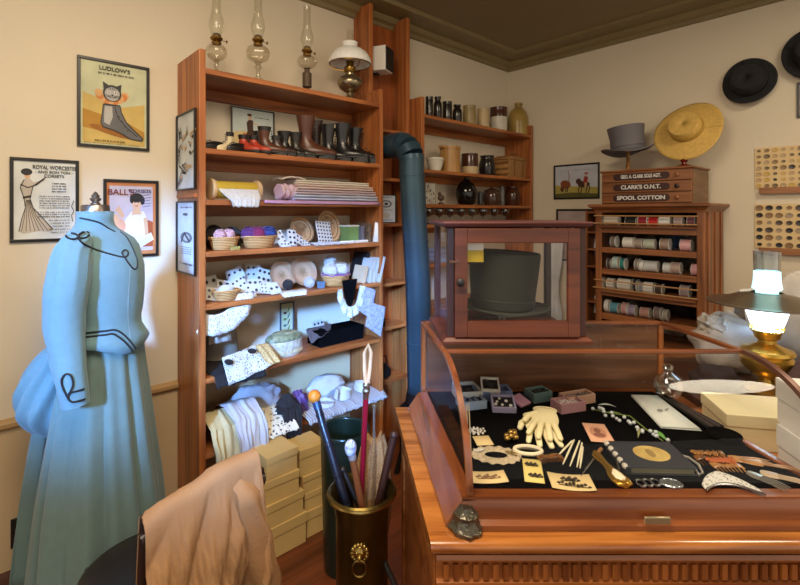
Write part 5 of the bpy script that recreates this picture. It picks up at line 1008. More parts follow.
# lace doily oval frame
o = thing('lace_doily', 'oval grey lace doily with an open black centre, left of showcase', 'lace', dk(496, 456), YAW-.1); g = MB(); g.grid(lambda a_, b_: ((.026+.032*b_)*cos(2*pi*a_)*(1+.03*sin(40*a_*pi)*(b_ > .9)), (.012+.022*b_)*sin(2*pi*a_), .003+.002*sin(30*a_*pi)*b_), 80, 4); g.build('lace_ring', lace('b9a98c', '5f5648', 300), o, solid=.001); brooch(o, -.038, .01, .02, PE, .5, .006); brooch(o, .036, .006, .022, mat('a08a58', .3, .7), -.4, .006)
o = thing('cameo_brooch', 'clustered gilt shell brooch lying above the ivory hand mirror', 'brooch', dk(510, 440), YAW); g = MB(); random.seed(4)
for k in range(14): g.ball((random.uniform(-.014, .014), random.uniform(-.012, .012), .006+random.uniform(0, .008)), (.007, .006, .005), 9, 6)
g.build('body', mat('b08c4a', .3, .8, bump=.5), o)
o = thing('oval_mirror', 'ivory rimmed oval pocket mirror right of the gilt brooch', 'mirror', dk(528, 452), YAW-.1); g = MB(); g.tube([(.030*cos(q), .016*sin(q), .004) for q in [2*pi*j/36 for j in range(36)]], .0042, 8, True); g.build('rim', IVORY, o); g = MB(); g.lathe([(.028, .003), (.001, .0035)], 30, sy=.53, c1=False); g.build('mirror_glass', mat('6f6c68', .08, 1), o)
def comb(label, px, py, L, rz, m, n=9, tl=.03, arc=.01, name='hair_comb', orn=False):
    o = thing(name, label, 'comb', dk(px, py), YAW+rz); g = MB(); g.grid(lambda a_, b_: ((a_-.5)*L, .012*b_+arc*(1-(2*a_-1)**2), .003+.002*sin(3*a_*pi)), 20, 3); g.build('spine', m, o, solid=.003)
    g = MB()
    for k in range(n):
        a_ = (k+.5)/n; y = arc*(1-(2*a_-1)**2); g.tube([((a_-.5)*L, y+.001, .003), ((a_-.5)*L*.92, y-tl, .0015)], [.0016, .0008], 5)
    g.build('teeth', m, o)
    if orn: 
        for k in range(5): brooch(o, (k-2)*L*.18, .014+arc, .014, orn, .3*k, .006)
    return o
TO = mat('7c4f26', .2, vs=60, col2='3a2010'); TOL = mat('b98a52', .25, vs=50, col2='7a4c22')
comb('brown tortoiseshell comb beside the two-brooch yellow card', 552, 461, .05, .15, TO, 10, .01, .006)
random.seed(2)
for k, (x0, y0, x1, y1) in enumerate(((572, 441, 558.5, 455), (574, 440, 563, 464), (579.5, 441, 570, 466), (582, 443, 577, 467), (583, 447, 580, 468))):
    a, b_ = dk(x0, y0, ZC0+.003), dk(x1, y1, ZC0+.003); g = MB(); c = (a+b_)/2; g.tube([a-c, (b_-a)*.1, b_-c], [.0022, .0027, .0014], 8); o = g.build('ivory_bobbin', IVORY); o.location = c
    tag(o, ('leftmost slanting ivory lace bobbin of five in centre', 'second ivory lace bobbin from the left of five', 'middle ivory lace bobbin of the five', 'fourth ivory lace bobbin from the left of five', 'rightmost, nearly upright ivory lace bobbin of five')[k], 'bobbin', 'ivory bobbins in the showcase')
def stick(name, label, cat, p0, p1, parts):
    a, b_ = dk(*p0, ZC0+.004), dk(*p1, ZC0+.004); L = (b_-a).length; d = (b_-a)/L; o = thing(name, label, cat, a, 0)
    for nm, t0, t1, r0, r1, m in parts: g = MB(); g.tube([d*L*t0, d*L*(t0+t1)/2, d*L*t1], [r0, max(r0, r1), r1], 10); g.build(nm, m, o)
    return o
stick('button_hook', 'silver button hook with tan handle, standing between cards', 'button hook', (601, 449), (581, 476), (('handle', 0, .25, .005, .004, TOL), ('shaft', .25, .8, .003, .003, SIL), ('hook_tip', .8, 1, .0018, .001, SIL)))
o = thing('hair_brush', 'gilt-backed oval brush with long handle near the front centre', 'brush', dk(610, 472), YAW+.08); g = MB(); 
g.rings([[(w*cos(q), y, .006+.0055*sin(q)) for q in [2*pi*j/16 for j in range(16)]] for y, w in ((-.036, .006), (-.034, .014), (-.025, .0165), (-.012, .0145), (0, .008), (.012, .006), (.024, .008), (.034, .0095), (.04, .004))]); g.build('back', mat('c79a3c', .25, .8, .2), o, smooth=60)
g = MB(); g.rings([[(w*cos(q), y, .008+.006*sin(q)) for q in [2*pi*j/16 for j in range(16)]] for y, w in ((-.030, .004), (-.025, .010), (-.014, .009), (-.008, .003))]); g.build('inlay', IVORY, o, smooth=60)
stick('nail_tool', 'small silver nail tool right of the gilt brush', 'tool', (617, 460), (622, 484), (('handle', 0, .5, .004, .003, SIL), ('blade', .5, 1, .003, .001, SIL)))
# album
c = dk(649, 462); o = thing('photo_album', 'dark blue album with gold oval medallion on the cover', 'book', c, YAW-.04); o.rotation_euler = (0, 0, YAW-.04)
g = MB(); g.bx(-.062, .066, -.034, .036, .015, .018).bx(-.062, .066, -.034, .036, 0, .003).bx(-.066, -.056, -.034, .036, .001, .017); g.build('cover', mat('30343c', .35, var=.1), o, smooth=0, bevel=.001)
g = MB(); g.bx(-.056, .062, -.031, .033, .003, .015); g.build('pages', mat('8a8468', .7), o, smooth=0)
g = MB(); g.lathe([(.034, .0182), (.001, .0188)], 36, sy=.62, c=(.006, .002, 0), c1=False); q = g.build('medallion', mat('c9b06a', .5, vs=30, col2='a88c4c'), o); g = MB(); g.ball((.004, .002, .019), (.008, .011, .0006), 12, 4); g.build('figure', mat('9a8048', .6), q)
g = MB(); 
for k in range(5): g.ball((-.064, -.028+.015*k, .014), (.006, .006, .006), 10, 6)
g.build('floral_spine', mat('c4bfb4', .5, bump=.6), o)
# lily of the valley spray
a, b_ = dk(592, 409, ZC0+.01), dk(663, 441, ZC0+.008); o = thing('flower_spray', 'artificial lily spray of silvery white buds with green leaf', 'flowers', (a+b_)/2, 0); c = (a+b_)/2
g = MB(); mid = dk(630, 416, ZC0+.02)-c; g.tube([a-c, (a-c)*.5+mid*.4, mid, (b_-c)*.6+mid*.3, b_-c], .0018, 6); g.build('stem', GRN, o)
random.seed(9); FW = mat('cfd6d8', .35)
for k in range(26):
    t = k/25; p = (a-c)*(1-t)+(b_-c)*t+Vector((random.uniform(-.012, .012), random.uniform(-.012, .012), random.uniform(.0, .016))); g = MB(); g.ball(p, (.0055, .0055, .005), 8, 6); g.build('bud', FW, o)
for k, (p, q, w) in enumerate((((598, 405), (616, 407), .012), ((622, 414), (602, 414), .01), ((652, 430), (667, 441), .016), ((640, 428), (638, 438), .008))):
    A_, B_ = dk(*p, ZC0+.012)-c, dk(*q, ZC0+.004)-c; dd = (B_-A_); nn = dd.cross(Vector((0, 0, 1))).normalized(); g = MB(); g.grid(lambda u_, v_: tuple(A_+dd*u_+nn*w*(v_-.5)*sin(pi*min(max(u_, .03), .97))+Vector((0, 0, .006*sin(pi*u_)))), 10, 4); g.build('leaf', mat(('b9c0bc', '6c8a4a', '5f9c3e', '8a8a5c')[k], .5), o, solid=.0008)
# booklet
P = [Wz(631, 396, ZC0+.004), Wz(657, 396, ZC0+.004), Wz(702, 431, ZC0+.004), Wz(661, 428, ZC0+.004)]; c = sum(P, Vector())/4; o = thing('open_booklet', 'white folded sheet music booklet lying beside flower spray', 'booklet', c)
for k, dz in enumerate((0, .004)): g = MB(); Q = [p-c+Vector((0, 0, dz)) for p in P]; g.add([tuple(Q[0]), tuple(Q[1]*(.96 if k else 1)), tuple(Q[2]*(.96 if k else 1)), tuple(Q[3])], [(0, 1, 2, 3)]); g.build('page', mat('dde3dc', .7, var=.03), o, solid=.001)
g = MB(); g.ball((-.01, .0, .0065), (.012, .008, .0006), 12, 4).ball((.012, -.012, .0065), (.014, .004, .0006), 12, 4); g.build('engraving', mat('9aa29e', .7), o)
# round glass perfume bottle
o = thing('glass_decanter', 'round clear glass bottle with stopper at the back of the showcase', 'bottle', dk(668, 396), YAW); g = MB(); g.lathe([(.02, 0), (.03, .004), (.044, .03), (.045, .045), (.036, .066), (.015, .08), (.011, .086), (.014, .09)], 32); g.build('globe', glass('eef4f4', 1.6, .04, .1), o); g = MB(); g.lathe([(.009, .091), (.016, .097), (.016, .106), (.008, .111), (.001, .112)], 20, c1=False); g.build('stopper', glass('eef4f4', 1.8, .04, .15), o)
# folded fan + pouch
a, b_ = dk(664, 397, ZC0+.009), dk(716, 428, ZC0+.009); c = (a+b_)/2; o = thing('folded_fan', 'black folded fan with dark wooden sticks beside the booklet', 'fan', c); d = b_-a; nn = d.cross(Vector((0, 0, 1))).normalized()
for k in range(5):
    g = MB(); sh = (k-2)*.003; g.rings([[p-c+nn*(w+sh)+Vector((0, 0, h)) for w, h in ((-.0035, -.006+.001*k), (.0035, -.006+.001*k), (.0035, .006), (-.0035, .006))] for p in (a, a+d*.6+nn*sh*1.5, b_+nn*sh*2.5)]); g.build('stick', mat('4a3a36', .4) if k % 2 else BLK, o, smooth=0)
g = MB(); g.ball((0, 0, .014), (.044, .034, .015), 28, 10); o = g.build('velvet_pouch', VELVET); o.location = dk(724, 440); o.rotation_euler = (0, 0, YAW-.3); tag(o, 'black round velvet pouch at the fan end near the right of showcase', 'pouch')
# glasses-like silver bits
o = thing('silver_buckle', 'silver openwork buckle left of the oval medallion, front row', 'buckle', dk(649, 484), YAW-.1); g = MB()
for k in range(3): g.tube([(-.016+.014*k+.008*cos(q), .002*k-.002+.008*sin(q), .003) for q in [2*pi*j/16 for j in range(16)]], .0026, 6, True)
g.build('links', SIL, o)
o = thing('silver_medallion', 'oval engraved silver medallion in the front row below the album', 'medallion', dk(671, 484), YAW-.2); g = MB(); g.lathe([(.021, 0), (.022, .002), (.019, .004), (.017, .003), (.001, .005)], 32, sy=.55, c1=False); g.build('disc', mat('aeb8c0', .3, .9, bump=1, bs=120), o)
a = dk(673, 449, ZC0+.006); b_ = dk(690, 466, ZC0+.006); o = thing('glove_stretcher', 'silver tongs with ivory loop handle right of the album', 'tongs', a); d = b_-a
g = MB(); g.tube([(0, 0, 0), d*.3+Vector((.004, .004, 0)), d*.7], [.002, .004, .003], 8); g.build('jaw', SIL, o); nn = d.cross(Vector((0, 0, 1))).normalized()
g = MB(); g.tube([d*.35, d*.5+nn*-.018, d*.9+nn*-.024, d*1.35+nn*-.014, d*1.5+nn*.0, d*1.2+nn*-.004, d*.7], .003, 8); g.build('handle', mat('c9c4b8', .3, .5), o)
comb('tortoiseshell comb with gilt ornaments, back of right comb group', 716, 463, .08, -.12, TO, 9, .012, .006, orn=mat('c78a3c', .3, .7)); comb('amber comb with orange flowers in front of the tortoiseshell comb', 730, 470, .06, -.05, TOL, 8, .01, .004, orn=mat('c9682c', .4, .3))
# filigree crescent
o = thing('filigree_tiara', 'silver filigree crescent hair ornament at the front right', 'hair ornament', dk(729, 488), YAW-.15); g = MB(); g.grid(lambda a_, b_: (.078*sin((a_-.5)*1.6), .055*cos((a_-.5)*1.6)-.052+(.024*b_)*(1-.55*abs(2*a_-1)), .004+.004*sin(pi*a_)), 40, 4); g.build('crescent', lace('d4d2cc', '3a3838', 220), o, solid=.0016)
g = MB(); g.tube([(.079*sin((t-.5)*1.6), .055*cos((t-.5)*1.6)-.053, .005) for t in [i/24 for i in range(25)]], .0018, 6); g.build('rim', SIL, o)
def fork(label, px, py, L, rz, m, n=4):
    o = thing('hair_fork', label, 'hair fork', dk(px, py), YAW+rz); g = MB(); g.rings([[(w*cos(q), y, .004+.003*sin(q)) for q in [2*pi*j/12 for j in range(12)]] for y, w in ((L*.15, .012), (L*.3, .013), (L*.45, .011), (L*.5, .005))]); g.build('head', m, o, smooth=60)
    for k in range(n): x = (k-(n-1)/2)*.0065; g = MB(); g.tube([(x, L*.17, .004), (x*1.1, -L*.2, .005), (x*1.15, -L*.5, .002)], [.002, .0018, .0008], 6); g.build('tine', m, o)
    return o
fork('silver four-tined hair fork right of the filigree crescent', 767, 482, .05, .55, mat('d0ccc2', .25, .8)); fork('tan two-pronged long hair pin at the far right', 772, 467, .085, 1.15, TOL, 2); fork('small bone hair fork in the front right corner', 786, 480, .06, 1.0, mat('cdb494', .3), 3); fork('amber hair fork lying behind the silver four-tined fork', 750, 462, .06, 1.3, TOL, 4)
# pearl bits at the far left
o = thing('pearl_necklace', 'coiled pearl string at the left end behind the thin rods', 'necklace', dk(476, 432), YAW)
for k in range(22): t = k*.62; g = MB(); g.ball(((.006+.0009*k)*cos(t), (.006+.0009*k)*sin(t), .004), .0036, 8, 6); g.build('pearl', PE, o)
# white boxes right of the case on the counter
def ubox(label, u, v, w, d, h, rz, m, lid, z=.8005):
    r = u-.12*(v-1); return carton(label, cr(r, v, z), w, d, h, m, lid=lid, rz=YAW+rz, name='gift_box', lm=None)
ubox('long cream gift box beyond the right end of the showcase', 1.155, 1.42, .27, .17, .10, -.2, mat('e9dcae', .7, var=.03), .35)
ubox('white lidded gift box, lower of the stack at the right edge', 1.14, 1.17, .21, .17, .115, -.12, mat('e2e2de', .7, var=.03), .5); ubox('white lidded gift box, upper of the stack at the right edge', 1.15, 1.17, .23, .18, .12, -.2, mat('ecebe6', .7, var=.03), .45, .9165)
# ---------------------------------------------------------------- dress form
FC = W(106, 400, 1.62); A_ = radians(24)
fw_ = cr(cos(A_), -sin(A_)); rt_ = cr(-sin(A_), -cos(A_)); TM = Matrix(((rt_.x, fw_.x, 0, FC.x), (rt_.y, fw_.y, 0, FC.y), (0, 0, 1, 0), (0, 0, 0, 1)))
TEAL = mat('64868f', .85, var=.04, vs=40, bump=.25, bs=260, sheen=.2); TEAL2 = mat('637c7a', .85, var=.05, vs=30, bump=.25, bs=260, sheen=.2)
o = thing('dress_form', 'Victorian dress form in a teal walking dress with black braid and bustle', 'dress form', (FC.x, FC.y, 0), 0)
def ell_ring(z, d, w, s, n=64, ple=None):
    out = []
    for j in range(n):
        t = 2*pi*j/n; k = 1+(ple(t) if ple else 0); out.append((w*k*cos(t), s+d*k*sin(t), z))
    return out
BODY = [(1.05, .120, .138, 0), (1.07, .108, .126, .002), (1.095, .092, .110, .006), (1.125, .086, .106, .010), (1.16, .090, .112, .012), (1.21, .098, .122, .004), (1.26, .102, .126, -.002), (1.30, .103, .128, -.006), (1.335, .096, .128, -.016), (1.37, .086, .130, -.028), (1.395, .077, .118, -.036), (1.415, .066, .094, -.048), (1.43, .058, .072, -.055), (1.445, .053, .060, -.058), (1.465, .050, .055, -.058), (1.492, .053, .056, -.056)]
def peplum(t, z): return 0
g = MB(); g.T = TM.copy(); rs = []
for z, d, w, s in BODY:
    r = ell_ring(z, d, w, s)
    if z < 1.08:
        r = [(x, y, z-(.035*max(0, sin(2*pi*j/64))**6+.02*max(0, -sin(2*pi*j/64))**4)*(1.08-z)/.03) for j, (x, y, z) in enumerate(r)]
    rs.append(r)
g.rings(rs, False, False); bod = MB(); bod.v = list(g.v); bod.f = list(g.f)
jk = g.build('jacket', TEAL, o, world=True, smooth=70, solid=.004, sub=0)
# front placket seam
# skirt
def ple(a, n, ph=0):
    return lambda t: a*(abs(sin(n*t/2+ph))**.7-.5)*(1 if True else 0)
SK = [(1.09, .085, .103, .008, .0), (1.05, .100, .115, .0, .02), (.97, .108, .124, -.005, .045), (.87, .124, .136, -.01, .065), (.70, .15, .156, -.018, .08), (.5, .18, .18, -.022, .085), (.3, .20, .195, -.025, .09), (.12, .215, .21, -.03, .095), (.03, .22, .215, -.03, .095)]
g = MB(); g.T = TM.copy(); rs = []
for z, d, w, s, a in SK: rs.append(ell_ring(z, d, w, s, 160, lambda t, a=a, z=z: 2.1*a*(abs(sin(5*t+.9+.35*z))**.45-.75)+.4*a*sin(17*t+1.5*z)))
g.rings(rs, False, False); bod2 = (list(g.v), list(g.f)); g.build('skirt', TEAL2, o, world=True, smooth=70, solid=.003)
# bustle: gathered pouf
g = MB(); g.T = TM.copy(); rs = []
for i in range(25):
    ph = pi*(i+.2)/25.4; rr = []
    for j in range(72):
        t = 2*pi*j/72; k = 1+.09*sin(13*t+3*sin(ph*2))*sin(ph)+.09*noise.noise(Vector((cos(t)*2, sin(t)*2, ph*2)))
        z = -cos(ph); rr.append((.15*sin(ph)*cos(t)*k*(1-.1*z), -.205+.03*z+.125*sin(ph)*sin(t)*k, .86+.185*z))
    rs.append(rr)
g.rings(rs); g.build('bustle', TEAL, o, world=True, smooth=70)
g = MB(); g.T = TM.copy(); g.grid(lambda a_, b_: ((a_-.5)*(.18+.12*b_)+.006*sin(a_*40), -.20-.045*sin(b_*pi*.5)+.03*cos((a_-.5)*pi)-.02-.016*sin(a_*32+2*b_), .80-.62*b_), 60, 12); g.build('train', TEAL2, o, world=True, smooth=70, solid=.003)
# sleeves
def sleeve(pts, rad, puff):
    P = [Vector(p) for p in pts]; g = MB(); n = 30; rs = []; N = 22
    def ev(t, L):
        k = t*(len(L)-1); i = min(int(k), len(L)-2); u_ = k-i; a = L[max(i-1, 0)]; b_ = L[i]; c_ = L[i+1]; d_ = L[min(i+2, len(L)-1)]
        return .5*((2*b_)+(c_-a)*u_+(2*a-5*b_+4*c_-d_)*u_*u_+(3*b_-a-3*c_+d_)*u_**3)
    for i in range(N+1):
        t = i/N; p = ev(t, P); tg = (ev(min(t+.02, 1), P)-ev(max(t-.02, 0), P)).normalized(); u_ = Vector((sa, ca, 0)); u_ = (u_-tg*u_.dot(tg)).normalized(); w = tg.cross(u_); r = ev(t, rad)
        rs.append([p+(u_*cos(q)*r+w*sin(q)*r)*(1+puff*sin(9*q)*max(0, 1-t*2.2)+.03*sin(t*34+2*q)*(.3 < t < .8)*sin(pi*(t-.3)/.5)+.05*noise.noise(Vector((cos(q)*2, sin(q)*2, t*5)))) for q in [2*pi*j/n for j in range(n)]])
    g.rings(rs, True, True); return g
g = sleeve([W(86, 236, 1.53), W(74, 250, 1.49), W(68, 282, 1.46), W(65, 318, 1.45), W(67, 350, 1.44), W(71, 378, 1.43), W(76, 405, 1.43)], [.026, .050, .060, .055, .049, .042, .037], .11)
slv = (list(g.v), list(g.f)); g.build('sleeve', TEAL, o, world=True, smooth=70)
g = sleeve([W(112, 247, 1.74), W(113, 258, 1.79), W(115, 285, 1.83), W(118, 318, 1.84), W(119, 350, 1.82), W(119, 380, 1.80)], [.03, .052, .056, .05, .042, .036], .04); g.build('sleeve', TEAL, o, world=True, smooth=70)
# neck cap and finial
g = MB(); g.T = TM.copy(); g.lathe([(.044, 1.46), (.044, 1.51), (.040, 1.515), (.001, 1.517)], 32, c=(0, -.056, 0), c1=False); g.build('neck_cap', mat('8f8378', .3, .9), o, world=True)
g = MB(); g.T = TM.copy(); g.lathe([(.014, 1.516), (.016, 1.52), (.010, 1.525), (.017, 1.532), (.018, 1.538), (.011, 1.542), (.014, 1.547), (.009, 1.552), (.006, 1.558), (.001, 1.562)], 24, c=(0, -.056, 0), c1=False); g.build('finial', mat('9a9288', .25, .9), o, world=True)
# braid laid on the cloth
v_ = list(bod.v); f_ = list(bod.f)
for V_, F_ in (bod2, slv): k = len(v_); v_ += V_; f_ += [tuple(i+k for i in q) for q in F_]
tree = BVHTree.FromPolygons([tuple(q) for q in v_], f_); BRD = mat('15161c', .6)
def dense(P, n=6):
    out = []
    for i in range(len(P)-1):
        a, b_, c_, d_ = [Vector((*P[max(0, min(len(P)-1, j))], 0)) for j in (i-1, i, i+1, i+2)]
        for k in range(n):
            u_ = k/n; q = .5*((2*b_)+(c_-a)*u_+(2*a-5*b_+4*c_-d_)*u_*u_+(3*b_-a-3*c_+d_)*u_**3); out.append((q.x, q.y))
    return out+[P[-1]]
def loop(cx, cy, a, b_, rot=0, n=14): return [(cx+a*cos(t)*cos(rot)-b_*sin(t)*sin(rot), cy+a*cos(t)*sin(rot)+b_*sin(t)*cos(rot)) for t in [2*pi*i/n for i in range(n+1)]]
def braid(P, r=.0031, par=None):
    pts = [cast(tree, x, y, .003) for x, y in P]; seg = []
    runs = []
    for p in pts:
        if p is None or (seg and (p-seg[-1]).length > .05):
            if len(seg) > 2: runs.append(seg)
            seg = [] if p is None else [p]
        else: seg.append(p)
    if len(seg) > 2: runs.append(seg)
    for s in runs: g = MB(); g.tube(s, r, 6); g.build('braid', BRD, o, world=True)
braid(dense([(80, 218), (90, 220), (100, 223), (108, 228), (115, 232)]))
braid(loop(72, 236, 6, 3, .1)); braid(loop(84, 235, 5.5, 3, -.3))
braid(dense([(78, 238), (84, 244), (97, 250), (110, 254), (122, 257), (127, 256), (128, 252), (125, 250), (122, 253), (125, 258), (129, 264), (134, 269), (137, 267), (137, 260), (134, 252), (131, 245), (126, 237), (120, 232)]))
braid(dense([(86, 333), (95, 332), (105, 331), (115, 330), (123, 334), (130, 341), (136, 349)])); braid(dense([(86, 337), (95, 336), (105, 335), (113, 334), (120, 338), (127, 344), (133, 352)]))
braid(dense([(85, 399), (79, 401), (72, 402), (68, 398), (71, 393), (78, 391), (84, 389)])); braid(dense([(68, 398), (63, 388), (62, 379), (66, 374), (71, 376), (73, 384), (70, 392), (66, 396)]))
for pth in (dense([(130, 268), (129, 285), (128, 300), (128, 320), (130, 338)]),):
    pts = [cast(tree, x, y, .001) for x, y in pth]; pts = [p for p in pts if p]; g = MB(); g.tube(pts, .0022, 6); g.build('front_seam', mat('8aa8b0', .8), o, world=True)
g = MB(); g.tube([Vector((FC.x, FC.y, .02)), Vector((FC.x, FC.y, 1.0))], .018, 12); g.lathe([(.16, 0), (.16, .015), (.03, .03)], 28, c=(FC.x, FC.y, 0)); g.build('stand', mat('2a2320', .4), o, world=True)
# ---------------------------------------------------------------- chair and coat
sc_ = cr(-.70, 1.33); bc_ = cr(-.435, 1.055); nB = (bc_-sc_).normalized(); eB = Vector((-nB.y, nB.x, 0));
if eB.dot(cr(.4, .9)) < 0: eB = -eB
sc_ = bc_-nB*.42
o = thing('bentwood_chair', 'dark wooden chair with round black seat beneath the tan coat', 'chair', (sc_.x, sc_.y, 0)); DW = mat('2b1a14', .35)
g = MB(); g.lathe([(.001, .435), (.17, .435), (.18, .445), (.18, .458), (.165, .468), (.1, .474), (.001, .475)], 44, c=(sc_.x, sc_.y, 0), c0=False, c1=False); g.build('seat', mat('1f1512', .3), o, world=True)
for s in (-1, 1):
    q = bc_+eB*s*.125; g = MB(); g.tube([(q.x+nB.x*.03, q.y+nB.y*.03, 0), (q.x-nB.x*.05, q.y-nB.y*.05, .44), (q.x, q.y, .86)], [.014, .017, .013], 10); g.build('back_post', DW, o, world=True)
    q = sc_-nB*.14+eB*s*.12; q2 = sc_-nB*.17+eB*s*.15; g = MB(); g.tube([(q2.x, q2.y, 0), (q.x, q.y, .437)], [.012, .017], 10); g.build('front_leg', DW, o, world=True)
g = MB(); g.tube([bc_+eB*.135*t/6+Vector((0, 0, .842+.002*t-.0005*t*t)) for t in range(-6, 7)], .017, 10); g.build('top_rail', DW, o, world=True)
g = MB(); g.tube([bc_+eB*.125*t/6+Vector((0, 0, .66))-nB*.02 for t in range(-6, 7)], .011, 8); g.build('middle_rail', DW, o, world=True)
COAT = mat('9c744c', .75, var=.1, vs=6, bump=.25, bs=120); bc3 = bc_+Vector((0, 0, 0))
o = thing('tan_coat', 'tan cotton duster coat draped over the dark chair back', 'coat', (bc_.x, bc_.y, .88))
def coatf(u_, v_):
    s = -.135+.25*u_      # along the rail
    top = .90-.05*((.115-s)/.23)**1.6+.003*sin(s*50)
    if v_ < .25: k = (.25-v_)/.25; off = -.022-.04*k; z = top-.38*k
    elif v_ < .33: k = (v_-.25)/.08; a = pi*k; off = -.022*cos(a); z = top+.016*sin(a)
    else: k = (v_-.33)/.67; off = .024+.05*k+.02*sin(k*3); z = top-.58*k
    k2 = min(1, max(0, v_-.33)*3) if v_ > .33 else min(1, (.33-v_)*2)
    ang = (s-.07)/(.10+.5*max(0, v_-.3)); cr2 = abs(sin(ang*5.0+.6*noise.noise(Vector((s*9, v_*5, 1)))))**.6
    off += (.05*(cr2-.5)+.03*noise.noise(Vector((s*24, v_*5, 7)))+.028*noise.noise(Vector((s*50+v_*6, v_*7, 2)))+.010*noise.noise(Vector((s*130, v_*26, 4))))*k2
    fl = s*(1+.12*max(0, v_-.33))
    p = bc_+eB*fl+nB*off; return (p.x, p.y, z)
g = MB(); g.grid(coatf, 140, 90); g.build('coat_body', COAT, o, world=True, smooth=70, solid=.004)
b0 = bc_+eB*.062+nB*.03; g = MB()
pts = [b0+Vector((0, 0, .893))-nB*.03+eB*-.005, b0+nB*.015+Vector((0, 0, .84))+eB*.01, b0+nB*.02+eB*.03+Vector((0, 0, .74)), b0+nB*.02+eB*.045+Vector((0, 0, .62)), b0+nB*.03+eB*.05+Vector((0, 0, .50)), b0+nB*.03+eB*.05+Vector((0, 0, .42))]
rs = []
for i in range(26):
    t = i/25*(len(pts)-1); k = min(int(t), len(pts)-2); p = pts[k].lerp(pts[k+1], t-k); r = .016+.032*min(1, i/13)-.010*i/25
    rs.append([p+eB*cos(q)*r*(1+.10*sin(5*q+i*.35)+.10*sin(i*1.3+2*q))+nB*sin(q)*r*.6*(1+.12*sin(4*q+i*.5)) for q in [2*pi*j/28 for j in range(28)]])
g.rings(rs); g.build('sleeve', COAT, o, world=True, smooth=70)
# ---------------------------------------------------------------- umbrella stand and canes
US = cr(-.118, 1.45); ZR = .625; o = thing('umbrella_stand', 'dark brass umbrella stand with lion mask ring, full of walking canes', 'umbrella stand', (US.x, US.y, 0), YAW); BRS = mat('6a5a2c', .3, .9, .25, 6, bump=.2, bs=40)
g = MB(); g.lathe([(.086, 0), (.09, .01), (.082, .02), (.080, .05), (.080, .55), (.084, .57), (.084, .6), (.098, .612), (.104, .62), (.104, .628), (.098, .632), (.088, .625), (.077, .6), (.077, .03), (.001, .03)], 48, c1=False); g.build('body', BRS, o)
g = MB(); g.tube([(.102*cos(t), .102*sin(t), .622) for t in [2*pi*i/48 for i in range(48)]], .0065, 8, True); g.build('rim', mat('a58a4e', .25, 1), o)
g = MB(); g.at((0, -.080, .49)).ball((0, 0, 0), (.02, .012, .022), 16, 10).ball((0, -.012, -.006), (.008, .008, .007)).ball((-.008, -.01, .006), .004).ball((.008, -.01, .006), .004)
for k in range(14): t = 2*pi*k/14; g.ball((.022*cos(t), -.001, .023*sin(t)), (.007, .006, .007), 8, 6)
lm = g.build('lion_mask', mat('b59a5a', .3, 1, bump=.5), o); g = MB(); g.tube([(.020*cos(t), -.093, .468+.024*sin(t)-.014) for t in [2*pi*i/28 for i in range(28)]], .0028, 8, True); g.build('ring', mat('a58a4e', .25, 1), lm)
def cane(name, label, top, rim, parts, cat='cane', tip=None):
    """from top (px,py,f) through the rim point down inside the stand"""
    a = W(*top); b_ = Vector(rim); d = (b_-a).normalized(); L = (a.z-.05)/(-d.z); o = thing(name, label, cat, a+d*L, 0); e = a+d*L; return o, a, d, L, e
def inr(dr_, df_, z=.62): return cr(-.118+dr_, 1.45+df_, z)
# blackthorn with orange knob, blue-lit shaft
o, a, d, L, e = cane('walking_stick', 'black knobbly walking stick with an orange ball handle', (315, 398, 1.52), inr(-.06, .0), 0)
g = MB(); g.tube([a+d*L*t for t in (0, .03, .3, .6, 1)], [.007, .012, .013, .011, .008], 12)
for k in range(9): g.ball(a+d*L*(.06+.1*k), (.0145, .0145, .012), 10, 6)
g.build('shaft', mat('1a2030', .3), o, world=True); g = MB(); g.ball(a-Vector((.002, 0, -.006)), .021, 20, 12); g.build('knob', mat('d9822c', .35), o, world=True); g = MB(); g.tube([a+d*.01, a+d*.035], [.0135, .0135], 12); g.build('ferrule', mat('35507c', .3, .5), o, world=True)
# red cane with loop
o, a, d, L, e = cane('walking_stick', 'deep red lacquered cane with silver collar and long bone loop', (366, 395, 1.43), inr(.0, -.02), 0)
g = MB(); g.tube([a, a+d*L*.5, a+d*L], [.0085, .0085, .007], 12); g.build('shaft', mat('8a1228', .2), o, world=True)
g = MB(); g.tube([a-d*.03, a-d*.015, a, a+d*.01], [.008, .011, .009, .009], 12); g.ball(a-d*.03, .012, 12, 8).ball(a-d*.012, .0125, 12, 8); g.build('silver_collar', SIL, o, world=True)
eR = cr(1, 0); g = MB(); g.tube([a-d*.035+eR*-.003, a-d*.08-eR*.008, a-d*.13-eR*.010, a-d*.155, a-d*.13+eR*.010, a-d*.08+eR*.008, a-d*.035+eR*.004], .006, 8); g.build('loop_handle', mat('d9b48c', .35), o, world=True)
# ceramic knob brown cane
o, a, d, L, e = cane('walking_stick', 'brown cane topped with a white and blue ceramic egg knob', (352, 455, 1.40), inr(.004, -.045, .6), 0)
g = MB(); g.tube([a, a+d*L*.4, a+d*L], [.0105, .011, .008], 12); g.build('shaft', mat('8a5230', .3), o, world=True)
g = MB(); g.ball(a-d*.022, (.018, .018, .025), 20, 14); g.build('ceramic_knob', mat('d8dce2', .2, vs=90, col2='6c7ca4'), o, world=True); g = MB(); g.tube([a-d*.002, a+d*.012], .0125, 14); g.build('collar', mat('c9ccd2', .25, .6), o, world=True)
